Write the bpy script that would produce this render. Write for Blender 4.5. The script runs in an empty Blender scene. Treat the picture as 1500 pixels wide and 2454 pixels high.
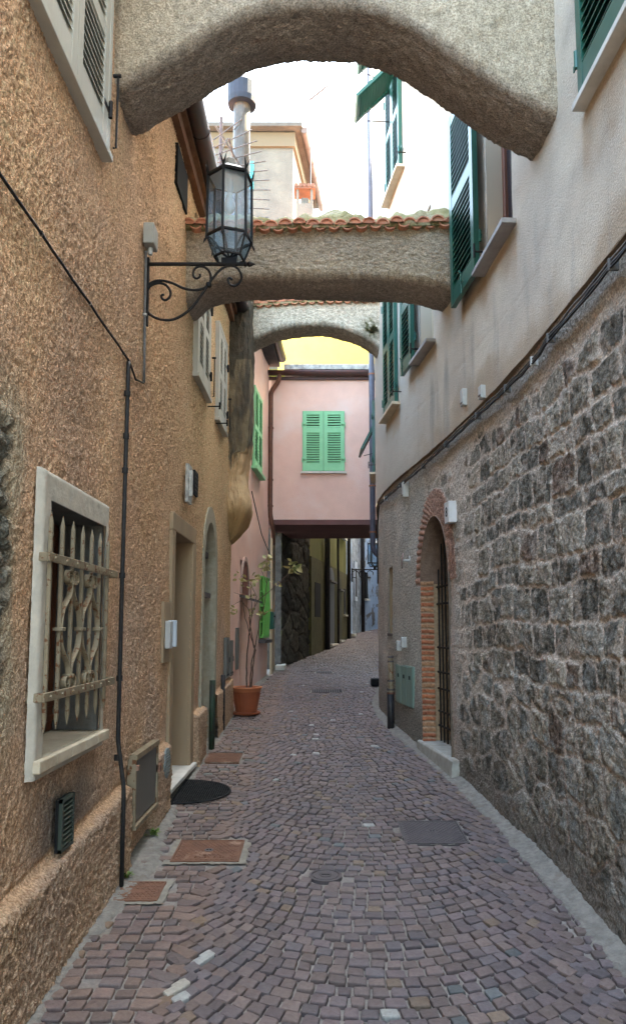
import bpy, math, random
import numpy as np
from mathutils import Vector, Matrix
random.seed(7); RNG=np.random.default_rng(5)
S=bpy.context.scene; COL=S.collection
R=math.radians; PI=math.pi
# ------------------------------------------------------------ camera, sky, sun, exposure
PITCH=R(6)
cd=bpy.data.cameras.new('camera'); cam=bpy.data.objects.new('camera',cd); COL.objects.link(cam); S.camera=cam
cam.location=(0,0,1.6); cam.rotation_euler=(R(90)+PITCH,0,0)
cd.sensor_fit='HORIZONTAL'; cd.sensor_width=36; cd.lens=43.2; cd.clip_end=500; cd.clip_start=.05
cd.shift_x=-13/1500; cd.shift_y=92/1500
S.render.resolution_x=625; S.render.resolution_y=1024
SUN_EL=R(52); SUN_DIR=Vector((.86,.50,0)).normalized()
w=bpy.data.worlds.new('World'); S.world=w; w.use_nodes=True
nt=w.node_tree; bg=nt.nodes['Background']; sky=nt.nodes.new('ShaderNodeTexSky'); sky.sky_type='NISHITA'
sky.sun_disc=False; sky.sun_elevation=SUN_EL; sky.sun_rotation=math.atan2(SUN_DIR.x,SUN_DIR.y)
sky.air_density=1.0; sky.dust_density=3.0; sky.ozone_density=1.0
nt.links.new(sky.outputs[0],bg.inputs[0]); bg.inputs[1].default_value=.15
ld=bpy.data.lights.new('sun','SUN'); ld.energy=3.0; ld.angle=R(.6); ld.color=(1,.93,.82)
sun=bpy.data.objects.new('sun',ld); COL.objects.link(sun)
sdir=Vector((SUN_DIR.x*math.cos(SUN_EL),SUN_DIR.y*math.cos(SUN_EL),math.sin(SUN_EL)))
sun.rotation_euler=sdir.to_track_quat('Z','Y').to_euler(); sun.location=sdir*30
V=S.view_settings; V.view_transform='Standard'; V.look='None'; V.exposure=4.5; V.gamma=1; V.use_curve_mapping=False
V.use_white_balance=True; V.white_balance_temperature=7700; V.white_balance_tint=2
S.render.engine='CYCLES'; S.cycles.max_bounces=8; S.cycles.diffuse_bounces=5

# ------------------------------------------------------------ survey helpers: photo pixel (1500x2454) + a known plane -> place in metres
F_=1800.; _c,_s=math.cos(PITCH),math.sin(PITCH)
def ray(x,y):
    a=(x-763)/F_; b=(1319-y)/F_
    return (a,_c-_s*b,_s+_c*b)
def py_(x,y,Y):
    d=ray(x,y); t=Y/d[1]; return Vector((d[0]*t,Y,1.6+d[2]*t))
def px_(x,y,X):
    d=ray(x,y); t=X/d[0]; return Vector((X,d[1]*t,1.6+d[2]*t))
G=.054
def gz(Y): return G*Y
def sm(t): t=np.clip(t,0,1); return t*t*(3-2*t)
def hermite(P):
    P=list(P)
    def f(Y):
        Y=np.asarray(Y,dtype=float); out=np.zeros_like(Y); ys=[p[0] for p in P]
        Yc=np.clip(Y,ys[0],ys[-1]); idx=np.clip(np.searchsorted(ys,Yc,side='right')-1,0,len(P)-2)
        y0=np.array(ys)[idx]; y1=np.array(ys)[idx+1]; xs=np.array([p[1] for p in P]); x0=xs[idx]; x1=xs[idx+1]
        m=np.zeros(len(P))
        for j in range(1,len(P)-1): m[j]=(P[j+1][1]-P[j-1][1])/(P[j+1][0]-P[j-1][0])
        m[-1]=(P[-1][1]-P[-2][1])/(P[-1][0]-P[-2][0])
        h=y1-y0; t=(Yc-y0)/h
        return (2*t**3-3*t*t+1)*x0+(t**3-2*t*t+t)*h*m[idx]+(-2*t**3+3*t*t)*x1+(t**3-t*t)*h*m[idx+1]+(Y-Yc)*np.where(Y>ys[-1],m[-1],0)
    return f
XR=hermite([(-3,1.36),(2,1.35),(3.4,1.34),(5,1.29),(6.5,1.16),(7.5,1.04),(8.3,.93),(9,.86),(9.7,.82),(10.4,.83),(11.2,.90),(12,1.0),(13.2,1.18),(14,1.33)])
LX=hermite([(-3,-1.12),(9.6,-1.12),(11.9,-1.075),(14.45,-.87),(16.2,-.57),(19.2,.02),(24.2,.90),(27.7,1.50),(29.7,2.30)])
XL=-1.13

# ------------------------------------------------------------ noise in numpy
def _h(ix,iy,seed):
    h=(ix.astype(np.int64)*374761393+iy.astype(np.int64)*668265263+seed*2147483647)&0xffffffff
    h=((h^(h>>13))*1274126177)&0xffffffff; h=h^(h>>16)
    return (h&0xffff)/65535.
def per(x,y,seed=0):
    x=np.asarray(x,float); y=np.asarray(y,float); ix=np.floor(x); iy=np.floor(y); fx=x-ix; fy=y-iy
    u=fx*fx*fx*(fx*(fx*6-15)+10); v=fy*fy*fy*(fy*(fy*6-15)+10)
    def g(dx,dy):
        a=_h(ix+dx,iy+dy,seed)*2*PI; return np.cos(a)*(fx-dx)+np.sin(a)*(fy-dy)
    a=g(0,0)*(1-u)+g(1,0)*u; b=g(0,1)*(1-u)+g(1,1)*u
    return (a*(1-v)+b*v)*1.5
def fbm(x,y,o=4,seed=0,gain=.5):
    s=0;a=1;f=1
    for k in range(o): s=s+a*per(x*f,y*f,seed+k*17); a*=gain; f*=2.03
    return s
def worley(x,y,seed=0,jit=.9):
    ix=np.floor(x); iy=np.floor(y); d1=np.full(np.shape(x),9.); d2=d1.copy(); idv=np.zeros(np.shape(x))
    for dx in(-1,0,1):
        for dy in(-1,0,1):
            cx=ix+dx; cy=iy+dy; ox=cx+.5+jit*(_h(cx,cy,seed)-.5); oy=cy+.5+jit*(_h(cx,cy,seed+9)-.5)
            d=np.hypot(x-ox,y-oy); r=_h(cx,cy,seed+33); nw=d<d1
            d2=np.where(nw,d1,np.minimum(d2,d)); idv=np.where(nw,r,idv); d1=np.where(nw,d,d1)
    return d1,d2,idv
def mixc(a,b,t):
    a=np.asarray(a,float); b=np.asarray(b,float); t=np.asarray(t)[...,None]
    return a*(1-t)+b*t

# ------------------------------------------------------------ materials
def N(nt,t,**k):
    n=nt.nodes.new(t)
    for a,b in k.items(): setattr(n,a,b)
    return n
def mk(name,col,col2=None,ns=6,rough=.85,bump=None,attr=False,metal=0,cw=.15,col3=None,n3=(1.5,.55,.7),streak=False,spec=.3,voro=None,tr=0,ior=1.45,coat=0):
    m=bpy.data.materials.new(name); m.use_nodes=True; t=m.node_tree; L=t.links; b=t.nodes['Principled BSDF']
    b.inputs['Roughness'].default_value=rough; b.inputs['Metallic'].default_value=metal; b.inputs['Specular IOR Level'].default_value=spec
    b.inputs['Base Color'].default_value=(*col,1); b.inputs['Transmission Weight'].default_value=tr; b.inputs['IOR'].default_value=ior
    b.inputs['Coat Weight'].default_value=coat
    tc=N(t,'ShaderNodeTexCoord'); co=tc.outputs['Object']
    if streak:
        mp=N(t,'ShaderNodeMapping'); mp.inputs['Scale'].default_value=(1,1,.16); L.new(co,mp.inputs[0]); cs=mp.outputs[0]
    else: cs=co
    cur=None
    if attr:
        a=N(t,'ShaderNodeAttribute'); a.attribute_name='Col'; cur=a.outputs['Color']
    if col2:
        n=N(t,'ShaderNodeTexNoise'); n.inputs['Scale'].default_value=ns; n.inputs['Detail'].default_value=8; n.inputs['Roughness'].default_value=.65; L.new(cs,n.inputs['Vector'])
        cr=N(t,'ShaderNodeMapRange'); cr.inputs[1].default_value=.5-cw; cr.inputs[2].default_value=.5+cw; L.new(n.outputs[0],cr.inputs[0])
        mx=N(t,'ShaderNodeMix',data_type='RGBA'); L.new(cr.outputs[0],mx.inputs[0]); mx.inputs[7].default_value=(*col2,1)
        if cur is not None:
            mx.blend_type='MULTIPLY'; L.new(cur,mx.inputs[6])
        else: mx.inputs[6].default_value=(*col,1)
        cur=mx.outputs[2]
    if col3:
        n=N(t,'ShaderNodeTexNoise'); n.inputs['Scale'].default_value=n3[0]; n.inputs['Detail'].default_value=6; n.inputs['Roughness'].default_value=.6; L.new(cs,n.inputs['Vector'])
        cr=N(t,'ShaderNodeMapRange'); cr.inputs[1].default_value=n3[1]; cr.inputs[2].default_value=n3[2]; L.new(n.outputs[0],cr.inputs[0])
        mx=N(t,'ShaderNodeMix',data_type='RGBA'); L.new(cr.outputs[0],mx.inputs[0]); mx.inputs[7].default_value=(*col3,1)
        if cur is not None: L.new(cur,mx.inputs[6])
        else: mx.inputs[6].default_value=(*col,1)
        cur=mx.outputs[2]
    if cur is not None: L.new(cur,b.inputs['Base Color'])
    if bump:
        n=N(t,'ShaderNodeTexNoise'); n.inputs['Scale'].default_value=bump[0]; n.inputs['Detail'].default_value=5; n.inputs['Roughness'].default_value=.6; L.new(co,n.inputs['Vector'])
        h=n.outputs[0]
        if voro:
            v=N(t,'ShaderNodeTexVoronoi'); v.inputs['Scale'].default_value=voro; L.new(co,v.inputs['Vector'])
            ad=N(t,'ShaderNodeMath',operation='ADD'); L.new(h,ad.inputs[0]); L.new(v.outputs[0],ad.inputs[1]); h=ad.outputs[0]
        bp=N(t,'ShaderNodeBump'); bp.inputs['Strength'].default_value=bump[1]; bp.inputs['Distance'].default_value=bump[2]; L.new(h,bp.inputs['Height']); L.new(bp.outputs[0],b.inputs['Normal'])
    return m
def M2(name,*a,**k):
    m=mk(name,*a,**k); return m

# ------------------------------------------------------------ meshes
def link(name,me,mat=None,parent=None):
    if mat: me.materials.append(mat)
    o=bpy.data.objects.new(name,me); COL.objects.link(o)
    if parent: o.parent=parent
    return o
def tag(o,label=None,cat=None,group=None,kind=None):
    if label: o['label']=label
    if cat: o['category']=cat
    if group: o['group']=group
    if kind: o['kind']=kind
    return o
def thing(name,label,cat,group=None):
    o=bpy.data.objects.new(name,None); COL.objects.link(o); o.empty_display_size=.1
    return tag(o,label,cat,group)
def base(o):
    """move an Empty's origin to the foot of its parts without moving them"""
    ps=[p for ch in o.children_recursive if ch.type=='MESH' for p in [Vector(c) for c in ch.bound_box]]
    if not ps: return
    c=Vector((sum(p.x for p in ps)/len(ps),sum(p.y for p in ps)/len(ps),min(p.z for p in ps)))
    o.location=c
    for ch in o.children: ch.matrix_parent_inverse=Matrix.Translation(-c)
class Fr:
    def __init__(s,o,t,n,u=(0,0,1)): s.o=Vector(o);s.t=Vector(t).normalized();s.n=Vector(n).normalized();s.u=Vector(u).normalized()
    def __call__(s,a,d,z): return s.o+s.t*a+s.n*d+s.u*z
WORLD=Fr((0,0,0),(1,0,0),(0,1,0))
FL=Fr((XL,0,0),(0,1,0),(1,0,0))           # left wall: s=Y, d out to the street
def FRr(Y0,Y1,off=.0):                    # chord frame on the curved right wall
    a=Vector((float(XR(Y0))-off,Y0,0)); b=Vector((float(XR(Y1))-off,Y1,0)); t=(b-a).normalized(); n=Vector((-t.y,t.x,0))
    f=Fr(a,t,n); f.len=(b-a).length; return f
class MB:
    def __init__(s): s.v=[];s.f=[];s.sm=False
    def add(s,vs,fs):
        k=len(s.v); s.v+= [tuple(p) for p in vs]; s.f+=[tuple(i+k for i in f) for f in fs]; return s
    def box(s,x0,x1,y0,y1,z0,z1,fr=WORLD):
        P=[fr(a,b,c) for c in(z0,z1) for b in(y0,y1) for a in(x0,x1)]
        return s.add(P,[(0,2,3,1),(4,5,7,6),(0,1,5,4),(2,6,7,3),(0,4,6,2),(1,3,7,5)])
    def tube(s,pts,r,seg=8,cap=True):
        pts=[Vector(p) for p in pts]; n=len(pts); rs=r if isinstance(r,(list,tuple)) else [r]*n
        up=None; vs=[]
        for i in range(n):
            d=(pts[min(i+1,n-1)]-pts[max(i-1,0)])
            if d.length<1e-9: d=Vector((0,0,1))
            d.normalize()
            if up is None: up=d.orthogonal().normalized()
            else:
                up=up-d*up.dot(d)
                up=up.normalized() if up.length>1e-6 else d.orthogonal().normalized()
            sd=d.cross(up)
            for k in range(seg):
                a=2*PI*k/seg; vs.append(pts[i]+(up*math.cos(a)+sd*math.sin(a))*rs[i])
        fs=[(i*seg+k,i*seg+(k+1)%seg,(i+1)*seg+(k+1)%seg,(i+1)*seg+k) for i in range(n-1) for k in range(seg)]
        if cap: fs+= [tuple(range(seg))[::-1],tuple((n-1)*seg+k for k in range(seg))]
        return s.add(vs,fs)
    def lathe(s,c,prof,seg=24,fr=None,axis=None):
        c=Vector(c); ax=Vector(axis or (0,0,1)).normalized(); e1=ax.orthogonal().normalized(); e2=ax.cross(e1); vs=[]
        for r,z in prof:
            for k in range(seg):
                a=2*PI*k/seg; vs.append(c+ax*z+(e1*math.cos(a)+e2*math.sin(a))*max(r,1e-4))
        n=len(prof)
        fs=[(i*seg+k,i*seg+(k+1)%seg,(i+1)*seg+(k+1)%seg,(i+1)*seg+k) for i in range(n-1) for k in range(seg)]
        return s.add(vs,fs)
    def prism(s,poly,ext):
        poly=[Vector(p) for p in poly]; e=Vector(ext); n=len(poly)
        return s.add(poly+[p+e for p in poly],[tuple(range(n))[::-1],tuple(range(n,2*n))]+[(i,(i+1)%n,(i+1)%n+n,i+n) for i in range(n)])
    def ribbon(s,pts,wv,th):
        """flat bar following pts, its width along wv, thickness th"""
        pts=[Vector(p) for p in pts]; wv=Vector(wv); n=len(pts); vs=[]
        for i in range(n):
            d=(pts[min(i+1,n-1)]-pts[max(i-1,0)]).normalized(); q=d.cross(wv).normalized()*th/2
            vs+=[pts[i]-wv/2-q,pts[i]+wv/2-q,pts[i]+wv/2+q,pts[i]-wv/2+q]
        fs=[(4*i+k,4*i+(k+1)%4,4*i+4+(k+1)%4,4*i+4+k) for i in range(n-1) for k in range(4)]
        return s.add(vs,fs+[(3,2,1,0),(4*n-4,4*n-3,4*n-2,4*n-1)])
    def build(s,name,mat,parent=None,smooth=False,bevel=0,seg=1):
        me=bpy.data.meshes.new(name); me.from_pydata([tuple(v) for v in s.v],[],s.f); me.update()
        import bmesh
        bm=bmesh.new(); bm.from_mesh(me); bmesh.ops.recalc_face_normals(bm,faces=bm.faces); bm.to_mesh(me); bm.free()
        if smooth: me.shade_smooth()
        o=link(name,me,mat,parent)
        if bevel:
            b=o.modifiers.new('bevel','BEVEL'); b.width=bevel; b.segments=seg; b.limit_method='ANGLE'; b.angle_limit=R(40)
        return o
def grid_mesh(name,P,mat,parent=None,mask=None,col=None,smooth=True,flip=False):
    """P: (n,m,3) array of points -> quad sheet; mask (n-1,m-1) keeps faces"""
    n,m,_=P.shape; idx=np.arange(n*m).reshape(n,m)
    q=np.stack([idx[:-1,:-1],idx[1:,:-1],idx[1:,1:],idx[:-1,1:]],-1)
    if flip: q=q[...,::-1]
    q=q.reshape(-1,4)
    if mask is not None: q=q[mask.reshape(-1)]
    used=np.zeros(n*m,bool); used[q.ravel()]=True; remap=np.cumsum(used)-1; q=remap[q]
    v=P.reshape(-1,3)[used]
    me=bpy.data.meshes.new(name); me.vertices.add(len(v)); me.vertices.foreach_set('co',v.astype(np.float32).ravel())
    me.loops.add(q.size); me.loops.foreach_set('vertex_index',q.astype(np.int32).ravel())
    me.polygons.add(len(q)); me.polygons.foreach_set('loop_start',np.arange(0,q.size,4,dtype=np.int32)); me.update(calc_edges=True)
    me.validate()
    if col is not None:
        a=me.color_attributes.new('Col','FLOAT_COLOR','POINT'); c=col.reshape(-1,col.shape[-1])[used]
        c=np.concatenate([c[:,:3],np.ones((len(c),1))],1); a.data.foreach_set('color',c.astype(np.float32).ravel())
    if smooth: me.shade_smooth()
    return link(name,me,mat,parent)
# ============================================================ materials used
ochre=mk('ochre_render',(1,1,1),(.50,.45,.41),ns=80,cw=.11,attr=True,rough=1,bump=(95,1,.016),spec=.1)
stonem=mk('rubble_stone',(1,1,1),(.45,.45,.44),ns=70,cw=.12,attr=True,rough=.92,bump=(70,1,.018),spec=.15)
archm=mk('roughcast_grey',(1,1,1),(.46,.44,.42),ns=100,cw=.11,attr=True,rough=1,bump=(95,1,.016),spec=.08)
smoothm=mk('smooth_plaster',(1,1,1),(.86,.85,.84),ns=75,cw=.13,attr=True,rough=.95,bump=(90,.9,.008),spec=.08)
white_pl=mk('white_plaster',(.54,.49,.40),(.44,.40,.33),ns=14,rough=.9,bump=(60,.5,.006))
tan_pl=mk('tan_plaster',(.36,.26,.16),(.29,.21,.135),ns=5,rough=.9,bump=(90,.35,.004),streak=True)
niche_pl=mk('greenish_plaster',(.42,.37,.25),(.34,.29,.2),ns=6,rough=.9,bump=(60,.4,.004))
grey_wood=mk('grey_shutter_paint',(.50,.49,.43),(.43,.42,.37),ns=8,rough=.55,bump=(40,.15,.002),streak=True)
dgreen=mk('dark_green_paint',(.012,.085,.062),(.018,.10,.075),ns=7,rough=.32,spec=.5,bump=(30,.1,.002))
green=mk('light_green_paint',(.22,.53,.28),(.26,.58,.32),ns=7,rough=.5,bump=(30,.1,.002))
pgreen=mk('grass_green_paint',(.14,.42,.09),(.18,.47,.12),ns=9,rough=.45)
black=mk('dark_inside',(.008,.008,.009),rough=.9)
iron=mk('black_iron',(.006,.006,.007),(.012,.009,.008),ns=25,rough=.55,spec=.25,bump=(70,.3,.002))
grille_m=mk('grey_paint_rusty',(.21,.165,.105),(.29,.235,.155),ns=11,rough=.55,bump=(60,.3,.002),col3=(.15,.06,.025),n3=(30,.56,.62))
marble=mk('stained_marble',(.62,.55,.42),(.5,.42,.3),ns=9,rough=.5,bump=(30,.1,.002),col3=(.36,.2,.09),n3=(5,.6,.75))
whitem=mk('white_stone',(.66,.64,.58),(.52,.5,.45),ns=7,rough=.55)
brownwood=mk('brown_wood',(.16,.06,.028),(.10,.035,.018),ns=12,rough=.5,streak=True)
cablem=mk('dark_cable',(.016,.016,.018),(.03,.028,.026),ns=20,rough=.6)
cablel=mk('grey_cable',(.16,.15,.14),(.08,.08,.08),ns=20,rough=.6)
pipem=mk('dark_pipe_paint',(.016,.017,.02),(.04,.035,.035),ns=18,rough=.45)
greym=mk('grey_sheet_metal',(.15,.145,.13),(.12,.115,.105),ns=5,rough=.5,streak=True)
plastic=mk('white_plastic',(.48,.48,.46),(.38,.38,.36),ns=10,rough=.4)
terr=mk('terracotta_tile',(.60,.27,.16),(.45,.20,.13),ns=14,rough=.9,bump=(50,.5,.005),col3=(.34,.28,.18),n3=(9,.58,.7))
moss=mk('mossy_mortar',(.36,.31,.17),(.20,.19,.08),ns=13,rough=1,bump=(40,1,.02),col3=(.42,.36,.25),n3=(6,.5,.7))
pinkm=mk('pink_render',(.77,.51,.42),(.70,.455,.375),ns=2.5,rough=.9,bump=(45,.6,.010),col3=(.74,.56,.50),n3=(1.2,.5,.7))
yellowm=mk('yellow_render',(.80,.60,.14),(.74,.54,.12),ns=3,rough=.9)
gutterm=mk('brown_gutter',(.10,.045,.04),(.065,.04,.04),ns=10,rough=.5)
dgut=mk('dark_gutter',(.05,.042,.045),(.09,.04,.035),ns=6,rough=.45)
pipeblue=mk('painted_downpipe',(.085,.09,.12),(.06,.062,.08),ns=8,rough=.4)
copper=mk('copper_downpipe',(.16,.07,.045),(.11,.05,.035),ns=9,rough=.45)
steel=mk('galvanised_flue',(.10,.092,.078),(.06,.057,.05),ns=8,rough=.4,metal=.5,col3=(.5,.33,.2),n3=(2,.6,.8))
creamh=mk('cream_house',(.14,.135,.118),(.10,.097,.088),ns=2,rough=.95,bump=(20,.6,.03))
creamt=mk('cream_cornice',(.12,.10,.07),rough=.9)
rustm=mk('rusty_cast_iron',(.20,.095,.058),(.14,.07,.045),ns=14,rough=.75,bump=(60,.5,.003),col3=(.33,.2,.14),n3=(6,.58,.7))
castm=mk('grey_cast_iron',(.105,.088,.088),(.075,.065,.068),ns=16,rough=.6,bump=(60,.4,.002))
mortar=mk('pavement_mortar',(.30,.27,.235),(.21,.185,.165),ns=40,rough=1,bump=(120,1,.006))
kerb=mk('pale_mortar_strip',(.27,.25,.215),(.17,.155,.135),ns=18,rough=1,bump=(70,1,.008),col3=(.2,.17,.14),n3=(9,.56,.7))
cobm=mk('porphyry_sett',(1,1,1),(.72,.71,.72),ns=55,attr=True,rough=.62,bump=(75,.6,.004),spec=.4)
brickm=mk('old_brick',(1,1,1),(.70,.66,.64),ns=40,attr=True,rough=.95,bump=(60,.8,.008))

# ============================================================ ground
def sett_ground():
    vs=[];fs=[];cs=[]
    xc=.27; W=.92; RR=1.14
    def f(x):
        d=np.clip(abs(x-xc),0,W); return RR-math.sqrt(RR*RR-d*d)
    def fp(x):
        d=x-xc
        return 0 if abs(d)>W else d/math.sqrt(RR*RR-d*d)
    pal=[(.160,.122,.113),(.168,.126,.116),(.148,.117,.116),(.178,.132,.116),(.138,.116,.118),(.160,.121,.119)]
    rnd=random.Random(3); pitch=.078; y=2.0; r=0
    rows=int((31-1.7)/pitch)
    voids=[(-.90,-.42,4.49,4.99),(-1.2,-.77,3.95,4.32),(.53,.96,4.84,5.36),(-1.1,-.70,7.03,7.5),(-.125,.39,11.65,12.05),(-.06,.28,14.35,14.7)]
    for r in range(rows):
        y0=1.7+r*pitch+rnd.uniform(-.004,.004)
        x=float(LX(y0))-.05+rnd.uniform(0,.05)
        ro=rnd.uniform(-.01,.01)
        right=max(float(XR(y0)),float(LX(y0))+2.2) if y0>11 else float(XR(y0))
        right-= .105+.02*math.sin(y0*5)
        while x<right:
            wd=rnd.uniform(.066,.092)/math.sqrt(1+fp(x)**2)
            if x<xc-W: wd*=1.08
            g=.0075+rnd.random()*.006
            xs=(x+g/2,x+wd-g/2); q=[]
            for (a,b) in ((0,0),(1,0),(1,1),(0,1)):
                xx=xs[a]; sh=-fp(xx)*pitch*.55
                yy=y0+f(xx)+(pitch-g-.002)*b+ (0 if b else g*.3)
                wob=.006*math.sin(xx*9+r*.7)
                q.append((xx+(sh if b else 0)+rnd.uniform(-.0045,.0045),yy+wob+rnd.uniform(-.004,.004)))
            cx=sum(p[0] for p in q)/4; cy=sum(p[1] for p in q)/4
            x+=wd
            if any(v0<cx<v1 and w0<cy<w1 for v0,v1,w0,w1 in voids): continue
            if math.hypot(cx-.04,cy-4.345)<.115: continue
            if cx<float(LX(cy))+.05+.05*per(cy*3,.5,4): continue
            if cx<-.78 and cy<5.6 and rnd.random()<.28*(1 if cy>3.6 else .45) and cx<-.9: continue
            # outline with clipped, uneven corners
            ring=[]
            for i in range(4):
                p=q[i]; a=q[i-1]; b=q[(i+1)%4]; t=rnd.uniform(.04,.13); t2=rnd.uniform(.04,.13)
                ring.append((p[0]+(a[0]-p[0])*t,p[1]+(a[1]-p[1])*t)); ring.append((p[0]+(b[0]-p[0])*t2,p[1]+(b[1]-p[1])*t2))
                mx,my=(p[0]+b[0])/2,(p[1]+b[1])/2; k=rnd.uniform(-.004,.003)
                ring.append((mx+(mx-cx)*k*12,my+(my-cy)*k*12))
            h=rnd.gauss(0,.0018)+.004*float(per(cx*1.7,cy*1.7,8)); tx=rnd.gauss(0,.024); ty=rnd.gauss(0,.024)
            k0=len(vs); zb=gz(cy)
            def zz(px,py,d): return gz(py)+h+d+tx*(px-cx)+ty*(py-cy)
            ins=(.84,.95,1.0); dz=(.0004,-.0006,-.0045)
            vs.append((cx,cy,zz(cx,cy,.003)))
            for kk in range(3):
                for p in ring: 
                    X=cx+(p[0]-cx)*ins[kk]; Y=cy+(p[1]-cy)*ins[kk]; vs.append((X,Y,zz(X,Y,dz[kk]+rnd.uniform(-.0008,.0008))))
            for p in ring: vs.append((p[0],p[1],gz(p[1])-.045))
            n=12
            for i in range(n): fs.append((k0,k0+1+i,k0+1+(i+1)%n))
            for kk in range(3):
                for i in range(n): fs.append((k0+1+kk*n+i,k0+1+(kk+1)*n+i,k0+1+(kk+1)*n+(i+1)%n,k0+1+kk*n+(i+1)%n))
            u=rnd.random(); c=pal[rnd.randrange(6)]
            lum=rnd.uniform(.76,1.18)
            if u<.0035: c=(.36,.36,.33); lum=1
            elif u<.03: c=(.20,.145,.105)
            elif u<.05: c=(.12,.13,.13)
            for (a,b,rr) in ((-.50,3.42,.045),(-.60,3.17,.06),(-.53,3.10,.05)):
                if math.hypot(cx-a,cy-b)<rr: c=(.38,.38,.35); lum=1
            if cx<-.55: c=tuple(np.array(c)*np.array((1.12,1.03,.93)))
            if 6.6<cy<14: lum*=1.12
            cs+= [tuple(v*lum for v in c)]*(1+4*n)
    me=bpy.data.meshes.new('cobbled_street'); me.from_pydata(vs,[],fs); me.update()
    a=me.color_attributes.new('Col','FLOAT_COLOR','POINT'); c=np.array(cs); c=np.concatenate([c,np.ones((len(c),1))],1); a.data.foreach_set('color',c.astype(np.float32).ravel())
    o=link('cobbled_street',me,cobm); tag(o,'purple grey porphyry setts laid in curved rows along the alley','street',kind='structure')
    b=MB(); ys=[-5]+list(np.arange(1,31,.5))+[34]
    b.add([(x,y,gz(y)-.0155) for y in ys for x in(-14,14)],[(2*i,2*i+1,2*i+3,2*i+2) for i in range(len(ys)-1)])
    o=b.build('ground',mortar); tag(o,'plain ground under the alley paving','ground',kind='structure')
    Y,X=np.meshgrid(np.arange(1.6,13.5,.016),np.arange(-1.25,1.5,.016),indexing='ij')
    n=fbm(X*1.3,Y*1.3,3,91); lev=-.029+.011*np.clip(n*1.6,-1,1)+.005*(X<-.72)+.003*fbm(X*40,Y*40,2,92)
    C=mixc((.045,.038,.034),(.27,.245,.205),np.clip(.02+n*1.5+.5*(X<-.72)+.3*fbm(X*14,Y*14,2,93),0,1))
    o=grid_mesh('mortar_bed',np.stack([X,Y,gz(Y)+lev],-1),mk('joint_sand',(1,1,1),(.7,.7,.7),ns=90,attr=True,rough=1,bump=(150,1,.005)),col=C); tag(o,'sandy grey mortar showing in the joints of the paving','street',kind='structure')
    b=MB(); b.box(-200,200,34,300,1.8,1.82); b.box(-200,-14,-60,34,-.5,-.4); b.box(14,200,-60,34,-.5,-.4); b.box(-14,14,-60,-5,-.5,-.4)
    tag(b.build('terrain',mortar),'plain ground beyond the alley','ground',kind='structure')
    # pale mortar strips along both wall feet
    for side in(0,1):
        ys=np.arange(1.6,15 if side==0 else 13,.012); us=np.linspace(0,1,14)
        Y,U=np.meshgrid(ys,us,indexing='ij')
        if side: 
            wd=.105+.03*per(Y*2.2,Y*0,3)+.02*per(Y*9,Y*0,6); X=XR(Y)+.05-U*(wd+.05); Z=gz(Y)+.035*(1-U)**2*1.2+.004
        else: 
            wd=.085+.05*np.clip(per(Y*1.3,Y*0,5)+.3*(Y<5.5),-.3,1)+.02*per(Y*9,Y*0,6)+.10*np.exp(-((Y-4.6)/.7)**2); X=LX(Y)-.05+U*(wd+.05); Z=gz(Y)+.018*(1-U)**2+.003
        Z=Z+.006*fbm(X*30,Y*30,3,2)+np.where(U>.9,-.022*(U-.9)*10,0)
        P=np.stack([X,Y,Z],-1)
        o=grid_mesh('mortar_strip',P,kerb); tag(o,'pale mortar fillet along the foot of the %s wall'%('stone' if side else 'ochre'),'kerb',kind='structure')
sett_ground()

# ============================================================ house walls
def ochre_col(y,z,seed):
    n=fbm(y*1.3,z*.9,4,seed); n2=fbm(y*22,z*9,3,seed+3)
    c=mixc((.76,.49,.30),(.63,.42,.285),np.clip(.5+n*.9,0,1))
    c=mixc(c,(.84,.57,.33),np.clip((y-4.7)/2.5+n*.5,0,1)*np.clip((z-1.2)/2,0,1)*.8)  # mid-lane glow painted in: warmer and paler further along and higher
    c=mixc(c,(.68,.53,.41),np.clip(1-(z-.3)/1.6+n*.6,0,1)*.55)
    c=c*(1+.16*np.clip(n2,-1,1)[...,None]+.22*np.clip(fbm(y*60,z*45,2,seed+8),-1,1)[...,None])
    # grey washed dirt under the grilled window and at the near left edge
    k=np.exp(-((y-3.4)/.55)**2)*sm((1.05-z)/.25)*sm((z-.55)/.2)
    c=mixc(c,(.20,.175,.155),np.clip(k*(.8+.5*n),0,.85))
    k=sm((2.88-y+.12*n)/.14)*sm((z-.9)/.6)*sm((2.7-z)/.5); c=mixc(c,(.52,.46,.33),np.clip(k,0,.8))
    return np.clip(c*1.18,0,.92)
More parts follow.
